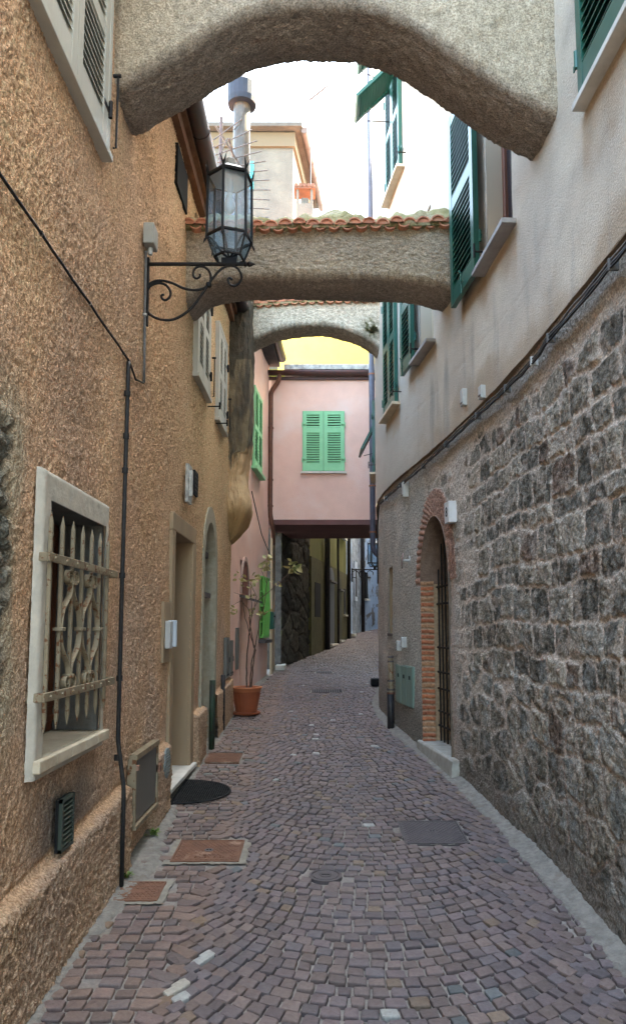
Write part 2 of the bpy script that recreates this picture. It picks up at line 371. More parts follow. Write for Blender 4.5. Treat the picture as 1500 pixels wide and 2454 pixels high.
def left_wall(parent):
    ds=.0105
    y=np.concatenate([np.arange(1.3,2.4,.03),np.arange(2.4,5.4,.0078),np.arange(5.4,9.62,.0125)]); z=np.arange(-.05,5.62,.009)
    Y,Z=np.meshgrid(y,z,indexing='ij')
    wa=fbm(Y*1.1,Z*1.1,3,11)*1.3
    # trowelled ridges whose direction wanders
    ang=.22+wa*.32
    u=Y*np.cos(ang)+Z*np.sin(ang)*.9; v=-Y*np.sin(ang)+Z*np.cos(ang)
    n1=per(u*36+2.6*per(Y*9,Z*9,2),v*12,21); rid=1-np.abs(n1)*2
    n2=per(Y*40,Z*30,23); n3=fbm(Y*17,Z*9,3,25)
    amp=.45+.45*np.clip(fbm(Y*1.1,Z*1.1,3,31)*1.5+.5,0,1)
    H=(.0065*rid+.0040*n2+.004*n3+.005*per(Y*60,Z*52,24))*amp+.012*fbm(Y*1.0,Z*.7,3,41)
    # plinth
    ptop=gz(Y)+.475+.01*per(Y*3,Y*0,5)
    pl=(Y<5.62)&~((Y>4.45)&(Y<5.13)) | (Y>6.86)
    k=sm((ptop+.012-Z)/.045)*pl
    peb=per(Y*48,Z*48,51)*.009+per(Y*30,Z*30,52)*.006
    H=H*(1-k)+(peb+.060+.006*fbm(Y*3,Z*3,2,8))*k
    k2=sm((ptop+.035-Z)/.015)*sm((Z-ptop+.022+.008*per(Y*9,Y*0,4))/.015)*pl; H=H*(1-.85*k2)+.85*k2*(.062*sm((ptop+.012-Z)/.045)+.004*fbm(Y*12,Z*12,3,9))
    # rough stone showing through at the near left
    d1,d2,iv=worley(Y*4.5,Z*5.5,61); st=sm((2.74+.10*fbm(Z*2,Z*0,3,66)-Y)/.08)*sm((Z-1.25)/.3)*sm((2.5-Z)/.25)
    H=H+st*(.035*sm((d2-d1)/.25)-.03+.02*fbm(Y*14,Z*14,4,68))
    # soft rounding outward at arch feet: none ; recess of the street door and niche handled by mask
    C=ochre_col(Y,Z,71)
    C=mixc(C,(.40,.28,.19),k*.45); C=mixc(C,(.70,.46,.28),k2*.85)
    C=mixc(C,mixc((.15,.155,.135),(.34,.31,.25),iv),st*.9)
    # water stain below ledge ends
    P=np.stack([XL+H,Y,Z],-1)
    yc=(Y[:-1,:-1]+Y[1:,1:])/2; zc=(Z[:-1,:-1]+Z[1:,1:])/2
    win=(yc>3.02)&(yc<3.83)&(zc>1.09)&(zc<2.14)
    door=(yc>5.80)&(yc<6.63)&(zc>.2)&(zc<2.36)
    ny=7.75; rr=.40
    nic=(np.abs(yc-ny)<rr)&(zc>.3)&((zc<2.22)|(np.hypot(yc-ny,(zc-2.22)*.82)<rr))
    hatch=(yc>4.52)&(yc<5.05)&(zc>.52)&(zc<.86)
    return grid_mesh('wall',P,ochre,parent,mask=~(win|door|nic),col=C)
ochre_house=thing('ochre_house','long ochre roughcast house on the left with grey shutters and a grilled window','house')
left_wall(ochre_house)
# near part of the wall behind the viewpoint, body behind openings; end cap and backing sheet added against light leaks
b=MB(); b.box(XL-.05,XL,-5,1.32,-.4,5.6); b.box(-6,XL-.9,-5,9.6,-.4,5.6); b.box(-6,XL,-5.2,-5,-.4,5.6); b.box(-6,XL-.13,9.5,9.6,-.4,5.6); b.box(XL-.37,XL-.345,1.3,9.5,-.4,5.59); b.build('rear_wall',tan_pl,ochre_house)

def reveal(fr,s0,s1,z0,z1,dep,mat,parent,name='reveal',t=.03,bottom=True):
    b=MB(); b.box(s0-t,s0,-dep,-.004,z0,z1,fr); b.box(s1,s1+t,-dep,-.004,z0,z1,fr); b.box(s0-t,s1+t,-dep,-.004,z1,z1+t,fr)
    if bottom: b.box(s0-t,s1+t,-dep,-.004,z0-t,z0,fr)
    return b.build(name,mat,parent)
def leaf(fr,s0,s1,z0,z1,d0,mat,parent,th=.035,st=.055,mid=.62,pitch=.042,sh=.016,name='shutter',rails=(.07,.06,.09),dark=True,back=True):
    b=MB(); b.box(s0,s0+st,d0,d0+th,z0,z1,fr); b.box(s1-st,s1,d0,d0+th,z0,z1,fr)
    a0,a1=s0+st,s1-st; H=z1-z0; zm=z0+H*mid
    b.box(a0,a1,d0+.002,d0+th-.002,z1-rails[0],z1,fr); b.box(a0,a1,d0+.002,d0+th-.002,z0,z0+rails[2],fr)
    if mid: b.box(a0,a1,d0+.002,d0+th-.002,zm-rails[1]/2,zm+rails[1]/2,fr); fields=[(z0+rails[2],zm-rails[1]/2),(zm+rails[1]/2,z1-rails[0])]
    else: fields=[(z0+rails[2],z1-rails[0])]
    for (q0,q1) in fields:
        n=max(2,int((q1-q0)/pitch)); p=(q1-q0)/n
        for i in range(n):
            zc=q0+(i+.5)*p
            # slanted slat: low edge outside
            vs=[fr(a,d,z) for a in(a0,a1) for d,z in((d0+th-.003,zc-sh),(d0+.004,zc+sh-.006),(d0+.004,zc+sh),(d0+th-.003,zc-sh+.006))]
            b.add(vs,[(0,1,2,3),(7,6,5,4),(0,4,5,1),(1,5,6,2),(2,6,7,3),(3,7,4,0)])
    o=b.build(name,mat,parent)
    if back:
        k=MB(); k.box(s0+st*.5,s1-st*.5,d0-.006,d0-.002,z0+.03,z1-.03,fr); k.build('slat_shade_sheet',black,o)  # black sheet behind the slats, standing in for shade in the gaps
    return o
def hinge(fr,s,z,d,mat,parent,side=1):
    b=MB(); b.tube([fr(s,d,z-.045),fr(s,d,z+.045)],.011,8); b.box(min(s,s+side*.07),max(s,s+side*.07),d-.016,d-.010,z-.015,z+.015,fr); return b.build('hinge',mat,parent)
def sill(fr,s0,s1,z,dep,th,mat,parent,d0=-.05):
    b=MB(); b.box(s0,s1,d0,dep,z-th,z,fr); return b.build('sill',mat,parent,bevel=.004,seg=2)

# --- left, upper near window (closed grey shutters)
def grey_window(s0,s1,z0,z1,label=None):
    f=MB(); t=.05
    f.box(s0-t,s0,-.02,.045,z0,z1+t,FL); f.box(s1,s1+t,-.02,.045,z0,z1+t,FL); f.box(s0,s1,-.02,.045,z1,z1+t,FL); f.box(s0,s1,-.02,.006,z0,z1,FL)
    w_=f.build('window',grey_wood,ochre_house,bevel=.003)
    m=(s0+s1)/2
    for a,c in((s0+.004,m-.002),(m+.002,s1-.004)): 
        lf=leaf(FL,a,c,z0+.01,z1-.006,.012,grey_wood,w_,th=.032,st=.07,rails=(.08,.07,.13),mid=.5)
    for zz in(z0+.22,z1-.25): hinge(FL,s1+.005,zz,.056,iron,w_,-1)
    sill(FL,s0-.06,s1+.06,z0,.060,.035,grey_wood,w_)
    k=MB(); k.tube([FL(s1+.02,.07,z0+.02),FL(s1+.02,.085,z0+.02),FL(s1+.02,.085,z0+.42)],.006,6); k.tube([FL(s1+.02,.06,z0+.42),FL(s1+.02,.10,z0+.42)],.01,6); k.build('stay_rod',iron,w_)
    return w_
grey_window(2.66,3.62,4.055,5.25)
grey_window(6.60,7.30,3.90,5.05)
grey_window(8.02,8.66,3.90,4.94)
for y in(7.42,8.05):
    b=MB(); b.tube([FL(y,0,3.85),FL(y,.13,3.85)],.007,6); b.tube([FL(y,.13,3.82),FL(y,.13,3.89)],.01,6); b.build('shutter_hook',iron,ochre_house)

# --- grilled window surround
fr=FL; gs0,gs1,g0,g1=2.93,3.89,1.02,2.25; i0,i1,h0,h1=3.03,3.82,1.10,2.13
ss=np.arange(gs0,gs1+.001,.012); zs=np.arange(g0,g1+.001,.012); A,B=np.meshgrid(ss,zs,indexing='ij')
edge=np.minimum(np.minimum(A-gs0,gs1-A),np.minimum(B-g0+.05,g1-B)); D=.020*sm(edge/.02)-.01*(edge<.004)+.0015*fbm(A*25,B*25,3,90)
P=np.stack([XL+.022+D,A,B],-1); yc=(A[:-1,:-1]+A[1:,1:])/2; zc=(B[:-1,:-1]+B[1:,1:])/2
gw=MB(); 
gw.box(i0-.03,i1+.03,-.30,-.28,h0-.03,h1+.03,fr); gw_=gw.build('window',brownwood,ochre_house)
grid_mesh('surround',P,white_pl,gw_,mask=~((yc>i0)&(yc<i1)&(zc>h0)&(zc<h1)))
rv=MB(); rv.box(i0-.03,i0,-.30,.022,h0,h1,fr); rv.box(i1,i1+.03,-.30,.022,h0,h1,fr); rv.box(i0-.03,i1+.03,-.30,.022,h1,h1+.03,fr); rv.box(i0-.03,i1+.03,-.30,.0,h0-.04,h0-.02,fr)
rv.build('reveal',mk('grey_reveal_plaster',(.15,.148,.14),(.11,.108,.10),ns=12,rough=.95,bump=(60,.5,.006)),gw_)
wf=MB()
for a,c in((i0,i0+.05),((i0+i1)/2-.03,(i0+i1)/2+.03),(i1-.05,i1)): wf.box(a,c,-.25,-.20,h0,h1,fr)
wf.box(i0,i1,-.249,-.201,h0,h0+.20,fr); wf.box(i0,i1,-.249,-.201,h1-.06,h1,fr); wf.box(i0,i1,-.20,-.19,h0+.05,h0+.08,fr); wf.box(i0,i1,-.20,-.19,h0+.12,h0+.15,fr)
wf.build('frame',brownwood,gw_,bevel=.004)
gl=MB(); gl.box(i0,i1,-.262,-.258,h0,h1,fr); gl.build('pane',mk('dark_glass',(.02,.02,.022),rough=.08,spec=.6),gw_)
sl=MB()
for k in range(5): sl.box(2.945+k*.192,2.945+k*.192+.1905,-.28,.065,h0-.055,h0-.005,fr)
sl.build('sill',marble,gw_,bevel=.006,seg=2)

# --- street door recess
dr=MB(); dr.box(5.80,6.63,-.30,-.26,.3,2.36,FL); door=dr.build('door',brownwood,ochre_house)
reveal(FL,5.80,6.63,.30,2.36,.30,tan_pl,door)
dp=MB()
for z0,z1 in((.5,1.0),(1.12,1.62),(1.74,2.24)):
    for a in(5.88,6.26): dp.box(a,a+.3,-.262,-.245,z0,z1,FL)
dp.build('panel',brownwood,door,bevel=.01)
sr=MB(); sr.box(5.68,5.80,-.01,.024,.30,2.36,FL); sr.box(6.63,6.78,-.01,.024,.30,2.36,FL); sr.box(5.68,6.78,-.01,.0235,2.36,2.50,FL)
sr.build('surround',tan_pl,door,bevel=.008,seg=2)
# --- blocked arched doorway
ny=7.75
def arch_pts(r,zs=2.22,k=.82,n=20): return [(ny+r*math.cos(a),zs+r/k*math.sin(a)) for a in np.linspace(0,PI,n)]
nb=MB(); nb.box(ny-.42,ny+.42,-.14,-.12,.3,2.8,FL); nich=nb.build('blocked_doorway',niche_pl,ochre_house)
ou=[(ny+.53,.42)]+arch_pts(.53)+[(ny-.53,.42)]; inn=[(ny+.40,.42)]+arch_pts(.40)+[(ny-.40,.42)]
sb=MB(); n=len(ou)
sb.add([FL(a,.018,z) for a,z in ou]+[FL(a,.018,z) for a,z in inn]+[FL(a,-.14,z) for a,z in inn]+[FL(a,-.01,z) for a,z in ou],
  [(i,i+1,n+i+1,n+i) for i in range(n-1)]+[(n+i,n+i+1,2*n+i+1,2*n+i) for i in range(n-1)]+[(3*n+i,3*n+i+1,i+1,i) for i in range(n-1)])
sb.build('surround',mk('grey_green_render',(.30,.27,.20),(.40,.36,.28),ns=18,rough=.95,bump=(70,.8,.01)),nich)
b=MB(); b.box(7.5,8.05,-.13,-.115,1.98,2.36,FL); b.build('small_window',black,nich)
b=MB(); b.box(7.46,8.09,-.13,-.03,1.93,1.98,FL); b.build('ledge',castm,nich); b=MB(); b.box(7.46,8.09,-.13,-.06,2.36,2.42,FL); b.build('lintel',castm,nich)

# --- eaves, gutter and roof of the ochre house
ev=MB(); ev.box(-2.2,XL+.10,1.0,9.6,5.60,5.66); 
ev.box(XL-.02,XL+.06,1.0,9.3,5.50,5.598)
ev.build('eaves',mk('brown_eaves',(.13,.06,.035),(.2,.10,.06),ns=9,rough=.9),ochre_house)
g=MB(); gx=XL+.155
prof=[(.075*math.cos(a),.075*math.sin(a)) for a in np.linspace(PI,2*PI,9)]
ys=[1.0,9.3]
g.add([(gx+p[0],y,5.70+p[1]) for y in ys for p in prof],[(i,i+1,9+i+1,9+i) for i in range(8)])
for y in np.arange(1.3,9.3,.9): g.tube([(gx+1.06*p[0],y,5.70+1.06*p[1]) for p in prof],.008,6)
go=g.build('gutter',dgut,ochre_house,smooth=True); m_=go.modifiers.new('thick','SOLIDIFY'); m_.thickness=.006
rf=MB(); rf.box(0,1,0,1,0,1) if False else rf.add([(XL+.02,.9,5.74),(XL+.02,9.6,5.74),(-4,9.6,6.7),(-4,.9,6.7)],[(0,1,2,3)])
for k in range(36): 
    y=.95+k*.24; rf.tube([(XL+.06,y,5.83),(-4,y,6.83)],.075,8)
rf.build('roof',terr,ochre_house)
# attic opening and small grid under the eaves
b=MB(); b.box(5.55,6.0,.0,.026,5.08,5.42,FL); b.build('attic_opening',black,ochre_house)
b=MB()
for k in range(5): b.box(6.45+k*.035,6.462+k*.035,.01,.03,5.2,5.36,FL)
for k in range(3): b.box(6.45,6.602,.012,.032,5.22+k*.055,5.232+k*.055,FL)
b.build('air_grid',tan_pl,ochre_house)

# --- chimney breast bulging from the end of the ochre house
def breast():
    st=thing('chimney_breast','stained grey chimney breast corbelled out at the far end of the ochre wall','chimney')
    prof=[(6.6,.27,9.20),(4.6,.27,9.20),(3.95,.262,9.20),(3.72,.225,9.22),(3.52,.205,9.24),(3.34,.235,9.20),(3.18,.268,9.16),(3.05,.262,9.18),(2.95,.225,9.24),(2.86,.165,9.3),(2.78,.09,9.37),(2.70,.0,9.44)]
    f=lambda j:hermite([(-p[0],p[j]) for p in prof])
    fx,fy=f(1),f(2)
    zz=np.arange(2.70,6.6,.015); uu=np.linspace(0,1,64)
    Z,U=np.meshgrid(zz,uu,indexing='ij'); w_=fx(-Z); y0=fy(-Z)
    # plan: quarter-rounded box from wall out and along the street
    a=U*2; rr=np.where(Z>3.8,.035,.09)
    per1=w_; rad=np.minimum(rr,np.maximum(w_*.45,.001))
    X=np.where(U<.4,XL+(w_-rad)*(U/.4),0.); Y=np.where(U<.4,y0,0.)
    th=(U-.4)/.2*PI/2; mid=(U>=.4)&(U<=.6)
    X=np.where(mid,XL+w_-rad+rad*np.sin(th),X); Y=np.where(mid,y0+rad*(1-np.cos(th)),Y)
    en=U>.6; X=np.where(en,XL+w_,X); Y=np.where(en,y0+rad+(U-.6)/.4*(9.75-y0-rad),Y)
    n=fbm(U*14,Z*7,4,3)
    X=X+.008*n+.012*fbm(U*5,Z*4,3,15); Y=Y-.012*fbm(U*14,Z*8,4,5)
    dirt=sm((Z-3.62-.35*(U-.2)+.10*n)/.14)
    c=mixc((.42,.27,.13),(.085,.07,.05),np.clip(dirt,0,1))
    c=mixc(c,(.21,.165,.10),np.clip(dirt*(.5+1.3*fbm(U*4,Z*1.5,3,9))*(Z<5),0,1))
    c=mixc(c,(.56,.38,.21),np.clip((1-dirt)*sm((Z-2.95)/.3),0,1))
    grid_mesh('breast_wall',np.stack([X,Y,Z],-1),mk('chimney_render',(1,1,1),(.8,.8,.8),ns=12,attr=True,rough=.95,bump=(50,.8,.012)),st,col=c)
    return st
breast()
fl=thing('metal_flue','tall galvanised flue pipe with a cowl rising behind the lantern','flue')
b=MB(); b.lathe((-1.03,9.45,0),[(.115,5.6),(.115,7.6),(.121,7.605),(.121,7.63),(.113,7.635),(.113,8.62)],20); b.build('pipe',steel,fl,smooth=False)
b=MB(); b.lathe((-1.03,9.45,0),[(.113,8.62),(.19,8.63),(.20,8.70),(.2,8.9),(.08,9.05),(0,9.07)],20); b.build('cowl',mk('dark_blue_cowl',(.03,.04,.06),(.02,.03,.045),ns=6,rough=.6,spec=.2),fl)
b=MB(); b.tube([(-.98,9.33,8.5),(-1.06,9.3,8.25),(-1.12,9.33,8.2)],.008,6); b.build('wire',steel,fl)
# ============================================================ right-hand house: rubble base, brick arched door, smooth plaster above
plaster_house=thing('stone_and_plaster_house','curving house on the right, dark rubble stone below and pale smooth plaster above','house')
DC,DW,DZ,DH=7.07,.475,2.05,.62       # arched door: centre Y, half width, springing, rise
def stone_layout(Y,Z):
    rnd=random.Random(12); zc=[-.3]
    while zc[-1]<3.8: zc.append(zc[-1]+rnd.choice([.12,.15,.17,.19,.22]))
    Zw=Z+.045*fbm(Y*.7,Z*.5,2,5)+.022*per(Y*4,Z*4,6)+.012*per(Y*11,Z*11,16); Yw=Y+.05*fbm(Y*2,Z*2.5,2,7)+.018*per(Y*9,Z*9,17)
    ci=np.clip(np.searchsorted(zc,Zw)-1,0,len(zc)-2); zc_=np.array(zc); dz=np.minimum(Zw-zc_[ci],zc_[ci+1]-Zw)
    dy=np.zeros_like(Y); sid=np.zeros_like(Y)
    for c in range(len(zc)-1):
        m=ci==c
        if not m.any(): continue
        e=[-1-rnd.random()*.3]
        while e[-1]<13: e.append(e[-1]+rnd.choice([.13,.19,.24,.27,.30,.36]))
        e=np.array(e); y=Yw[m]; k=np.clip(np.searchsorted(e,y)-1,0,len(e)-2)
        dy[m]=np.minimum(y-e[k],e[k+1]-y); sid[m]=_h(k,k*0+c,77)
    r=.03; ax=np.maximum(r-dy,0); az=np.maximum(r-dz,0)
    d=np.minimum(r-np.hypot(ax,az),np.minimum(dy,dz))
    return d,sid
def right_lower(parent):
    ds=.0105
    y=np.concatenate([np.arange(.9,7.8,ds),np.arange(7.8,11.6,.016)]); z=np.arange(-.05,3.40,ds)
    Y,Z=np.meshgrid(y,z,indexing='ij'); base_=gz(Y)
    d,sid=stone_layout(Y,Z)
    d1,d2,iv=worley(Y*3.6+.3*fbm(Y*2,Z*2,2,3),Z*4.6,19); dw=(d2-d1)*.11; low=sm((1.15+.25*per(Y*1.2,Y*0,4)-Z+base_)/.25)
    dd=np.where(low>.5,dw,d); sid=np.where(low>.5,iv,sid)
    jw=.006+.008*np.clip(fbm(Y*1.6,Z*1.9,3,13)+.25,0,1)+.05*sm((Z-2.98+.12*fbm(Y*1.5,Z*0,2,8))/.2)+.018*sm((Y-5.6+.3*fbm(Z*2,Z*0,2,9))/.6)*sm((3.4-Z)/.5)
    st=sm((dd-jw)/.009)
    rough=fbm(Y*16,Z*16,4,15)
    # zones
    cast=sm((Y-7.42+.15*fbm(Z*3,Z*0,2,14))/.10)                      # roughcast past the door
    strip=sm((Z-3.12+.05*fbm(Y*2,Y*0,2,16))/.05)
    surr=sm((.30-np.abs(np.hypot((Y-DC),np.maximum(Z-DZ,0)*DW/DH)-DW))/.25)*sm((Y-6.0)/.4)
    pl=np.clip(np.maximum(np.maximum(cast,strip),surr*.85),0,1)
    st=st*(1-pl)
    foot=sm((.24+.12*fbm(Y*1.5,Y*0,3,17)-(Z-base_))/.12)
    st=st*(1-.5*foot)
    fd1,fd2,fiv=worley(Y*13+fbm(Y*9,Z*9,2,4),Z*15,39); H=st*(.007+.009*(sid-.4)+.006*rough+.005*(fiv-.5)+.004*fbm(Y*45,Z*45,3,18))+(1-st)*(.007*fbm(Y*22,Z*22,4,20)+.002)
    peb=.0045*per(Y*75,Z*75,24)+.0045*per(Y*38,Z*38,25)
    H=H*(1-pl)+pl*(.016+peb)+.02*fbm(Y*.9,Z*.9,3,26)
    # brick voussoirs on the face
    ry=Y-DC; rz=(Z-DZ)*DW/DH; rad=np.hypot(ry,rz); ang=np.arctan2(rz,ry)
    ring=(Z>DZ-.35)&(rad<DW+.20+.02*per(ang*6,ang*0,4))&(rad>DW-.03)&(Z>DZ-.02)
    fa=ang*rad.clip(.4)/.058; fb=fa-np.floor(fa); bj=sm((np.minimum(fb,1-fb)-.10)/.14)
    H=np.where(ring,.012+.012*bj+.006*rough,H)
    bid=_h(np.floor(fa),np.floor(fa)*0,5)
    # colours
    s_a=mixc((.19,.176,.148),(.50,.44,.35),sid); s_b=mixc(s_a,(.23,.155,.12),(np.abs(sid-.83)<.035)*.8)
    s_b=s_b*(1+.55*np.clip(fbm(Y*28,Z*28,4,115),-1,1)+.35*rough)[...,None]; 
    lich=np.clip(sm((fbm(Y*3,Z*3,4,28)-.02)/.30),0,1)*(.25+.75*sm((2.3-Z)/1.3)); s_b=mixc(s_b,(.46,.47,.44),lich*(.35+.6*np.clip(fbm(Y*20,Z*20,3,116)+.4,0,1)))
    s_b=mixc(s_b,(.07,.065,.05),sm((fbm(Y*5,Z*5,3,29)-.25)/.2)*.5)
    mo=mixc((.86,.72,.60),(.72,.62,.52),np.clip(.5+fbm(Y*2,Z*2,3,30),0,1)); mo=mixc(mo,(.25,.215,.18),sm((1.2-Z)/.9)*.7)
    C=mixc(mo,s_b,st*(1-.45*sm((fbm(Y*7,Z*7,4,216)-.12)/.2)))
    gc=mixc((.58,.545,.48),(.68,.63,.55),np.clip(.5+fbm(Y*3,Z*3,3,32),0,1))*(1+.55*np.clip(per(Y*60,Z*60,33),-1,1)[...,None])
    gc=mixc(gc,(.66,.50,.42),surr*(1-cast)*.7); gc=mixc(gc,(.34,.22,.14),strip*.35)
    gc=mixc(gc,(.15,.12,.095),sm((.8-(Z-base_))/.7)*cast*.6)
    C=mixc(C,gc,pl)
    bc=mixc((.64,.36,.26),(.52,.30,.225),bid)*(1+.15*rough[...,None]); bc=mixc((.42,.31,.25),bc,bj)
    C=np.where(ring[...,None],bc,C)
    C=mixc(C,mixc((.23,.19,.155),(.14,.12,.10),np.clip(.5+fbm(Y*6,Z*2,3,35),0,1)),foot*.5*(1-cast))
    C=np.clip(C,.004,1)
    P=np.stack([XR(Y)+.022-H,Y,Z],-1)
    yc=(Y[:-1,:-1]+Y[1:,1:])/2; zc=(Z[:-1,:-1]+Z[1:,1:])/2
    op=((np.abs(yc-DC)<DW)&(zc<DZ)&(zc>.49))|(np.hypot(yc-DC,(zc-DZ)*DW/DH)<DW)&(zc>=DZ)
    slit=(yc>8.86)&(yc<9.16)&(zc>1.55)&(zc<2.34)
    return grid_mesh('lower_wall',P,stonem,parent,mask=~(op|slit),col=C,flip=True)
right_lower(plaster_house)
# slit niche with little ledge
f9=FRr(8.86,9.16,-.02); sl=MB(); sl.box(-.02,f9.len+.02,-.12,-.10,1.5,2.4,f9); sn=sl.build('slit_niche',tan_pl,plaster_house)
reveal(f9,0,f9.len,1.55,2.34,.12,tan_pl,sn); b=MB(); b.box(-.03,f9.len+.03,-.06,.03,1.52,1.55,f9); b.build('ledge',castm,sn)

# door: brick jambs, iron gate, concrete threshold
def brick_panel(name,Yp,x0,x1,z0,z1,facing,parent,seed):
    xs=np.arange(x0,x1+.001,.006); zs=np.arange(z0,z1,.006); X,Z=np.meshgrid(xs,zs,indexing='ij')
    bh=.0535; Zw=Z+.006*per(X*9,Z*3,seed); k=np.floor(Zw/bh); t=Zw/bh-k; j=sm((np.minimum(t,1-t)-.13)/.12)
    id_=_h(k,k*0,seed); ragged=.012*per(k*3.7,k*0,seed)
    H=j*(.010+.010*id_)+.006*fbm(X*40,Z*40,3,seed)
    c=mixc((.52,.19,.09),(.38,.13,.07),id_); c=mixc(c,(.48,.30,.17),(_h(k,k*0,seed+4)>.80)*.7); c=mixc((.42,.29,.20),c,j)
    c=mixc(c,(.42,.30,.19),sm((X-(x0+.125))/.01)); H=H*(1-sm((X-(x0+.125))/.01))
    c=c*(1+.18*fbm(X*30,Z*30,3,seed+8)[...,None])
    P=np.stack([X,Yp+facing*H,Z],-1); return grid_mesh(name,P,brickm,parent,col=c)
xw=float(XR(7.55))
dk=MB(); dk.box(xw+.30,xw+.62,6.4,7.9,.3,2.9); gdoor=dk.build('doorway',black,plaster_house)
brick_panel('brick_jamb',DC+DW+.004,xw-.008,xw+.34,.48,DZ+.05,-1,gdoor,3)
# intrados of arch
n=26; ang=np.linspace(0,PI,n); dep=np.linspace(-.012,.62,14); A,D=np.meshgrid(ang,dep,indexing='ij')
Yi=DC+(DW-.002)*np.cos(A); Zi=DZ+(DH-.002)*np.sin(A)+.006*fbm(A*9,D*20,2,4); Xi=XR(Yi)+D
fa=A*DW/.058; t=fa-np.floor(fa)
grid_mesh('arch_soffit',np.stack([Xi,Yi,Zi],-1),mk('dark_old_plaster',(.22,.15,.11),(.15,.10,.075),ns=20,rough=1,bump=(50,.8,.01)),gdoor)  # even dark brown plaster colour
b=MB(); b.add([(float(XR(DC-DW))+a,DC-DW+.002,z) for a in(-.01,.5) for z in(.45,DZ+.05)],[(0,1,3,2)]); b.build('near_jamb',mk('dark_jamb',(.16,.12,.09),(.11,.085,.065),ns=14,rough=1),gdoor)
gr=MB(); gxo=.20
for k in range(9):
    y=DC-DW+.05+k*.11; top=DZ+DH*math.sqrt(max(0,1-((y-DC)/DW)**2))-.03; X=float(XR(DC))+gxo-.0*k
    X=float(XR(DC-DW))+ (float(XR(DC+DW))-float(XR(DC-DW)))*(k/8.)+.17
    gr.tube([(X,y,.5),(X,y,top)],.0085,6)
def gx_(y): return float(XR(DC-DW))+(float(XR(DC+DW))-float(XR(DC-DW)))*((y-DC+DW)/(2*DW))+.155
for z in(.66,.80,1.18,1.42,1.85,2.02,1.02): gr.tube([(gx_(DC-DW),DC-DW,z),(gx_(DC+DW),DC+DW,z)],.011,6)
gr.build('iron_gate',iron,gdoor)
b=MB(); zt=.505
b.add([(float(XR(y))+dx,y,z) for y in np.linspace(6.45,7.62,8) for dx,z in((-.055,.30),(-.045,zt-.012),(-.03,zt),(.5,zt+.01))],
      [(4*i+k,4*i+k+1,4*i+5+k,4*i+4+k) for i in range(7) for k in range(3)]+[(0,1,2,3)])
b.build('threshold',mk('threshold_cement',(.42,.40,.35),(.30,.28,.24),ns=13,rough=.95,bump=(50,.6,.006)),gdoor,bevel=.004)

# upper smooth wall
OP=[(4.70,5.28,4.26,5.95),(6.88,7.36,4.32,5.70)]
def right_upper(parent):
    y=np.concatenate([np.arange(1.0,7.4,.02),np.arange(7.4,14.4,.04)]); z=np.concatenate([np.arange(3.30,6.6,.02),np.arange(6.6,10.9,.08)])
    for a,b_,c_,d_ in OP: pass
    Y,Z=np.meshgrid(y,z,indexing='ij')
    lip=sm((Z-3.30)/.03)
    zl=3.33+.0*Y
    H=.004*fbm(Y*3,Z*3,3,41)+.012*fbm(Y*.5,Z*.5,2,42)-.004*np.exp(-((Z-3.78-.03*per(Y,Y*0,5)-.04*(Y-6))/.008)**2)*(Y>4.2)*(Y<8)
    P=np.stack([XR(Y)-.022-H,Y,Z],-1)
    n=fbm(Y*.8,Z*1.0,5,43); n2=fbm(Y*1.8,Z*2.2,5,44); n3=fbm(Y*1.2,Z*1.4,3,47)
    C=mixc((.63,.55,.445),(.54,.47,.385),np.clip(.35+n*1.4,0,1))
    C=mixc(C,(.40,.355,.30),np.clip(n2-.02,0,1)*.5)
    C=mixc(C,(.70,.62,.50),np.clip(n3*1.5,0,1)*.6)
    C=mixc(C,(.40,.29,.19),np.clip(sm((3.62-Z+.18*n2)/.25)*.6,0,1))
    C=mixc(C,(.50,.465,.40),np.clip((Y-6.4)/1.5,0,1)*.8)  # far stretch darkened in colour to offset the strong sky light there
    for (a,b_,zz) in((4.60,5.6,4.20),(5.3,6.0,4.27),(6.75,7.5,4.26),(7.4,7.9,4.3),(8.2,9.05,4.08),(2.8,3.55,4.15)):
        m=sm((Y-a)/.05)*sm((b_-Y)/.05)*sm((zz+.02-Z)/.03)*sm((Z-(zz-.35-.18*np.clip(n2+n,-.6,1)))/.30)
        C=mixc(C,(.42,.29,.18),m*.55)
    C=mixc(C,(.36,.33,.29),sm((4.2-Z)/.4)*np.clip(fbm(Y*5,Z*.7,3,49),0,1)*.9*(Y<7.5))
    yc=(Y[:-1,:-1]+Y[1:,1:])/2; zc=(Z[:-1,:-1]+Z[1:,1:])/2
    m=np.zeros(yc.shape,bool)
    for a,b_,c_,d_ in OP: m|=(yc>a)&(yc<b_)&(zc>c_)&(zc<d_)
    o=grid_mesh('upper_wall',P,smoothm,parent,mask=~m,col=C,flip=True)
    # rounded under-edge of the render
    ys=np.arange(1.0,12.5,.05); th=np.linspace(0,1,6); A,B=np.meshgrid(ys,th,indexing='ij')
    P=np.stack([XR(A)-.022+.065*B,A,3.30+.010*fbm(A*3,A*0,3,50)-.004*B],-1); C=np.ones(P.shape)*np.array((.30,.22,.15))
    grid_mesh('render_edge',P,smoothm,parent,col=C)
    b=MB(); n_=len(ys)
right_upper(plaster_house)
b=MB(); b.add([(float(XR(y)),y,z) for y in(-5,1.02) for z in(-.4,10.8)],[(0,1,3,2)]); b.add([(float(XR(y)),y,10.8) for y in np.arange(-5,14.6,.5)]+[(6,y,10.8) for y in np.arange(-5,14.6,.5)],[(i,i+1,41+i-1,40+i-1) for i in range(39)])
b.box(6,6.1,-5,15,-.4,10.85); b.add([(float(XR(14.4)),14.4,-.2),(float(XR(14.4)),14.4,10.8),(8,14.4,10.8),(8,14.4,-.2)],[(0,1,2,3)])  # back wall added out of view to keep sun out of the house
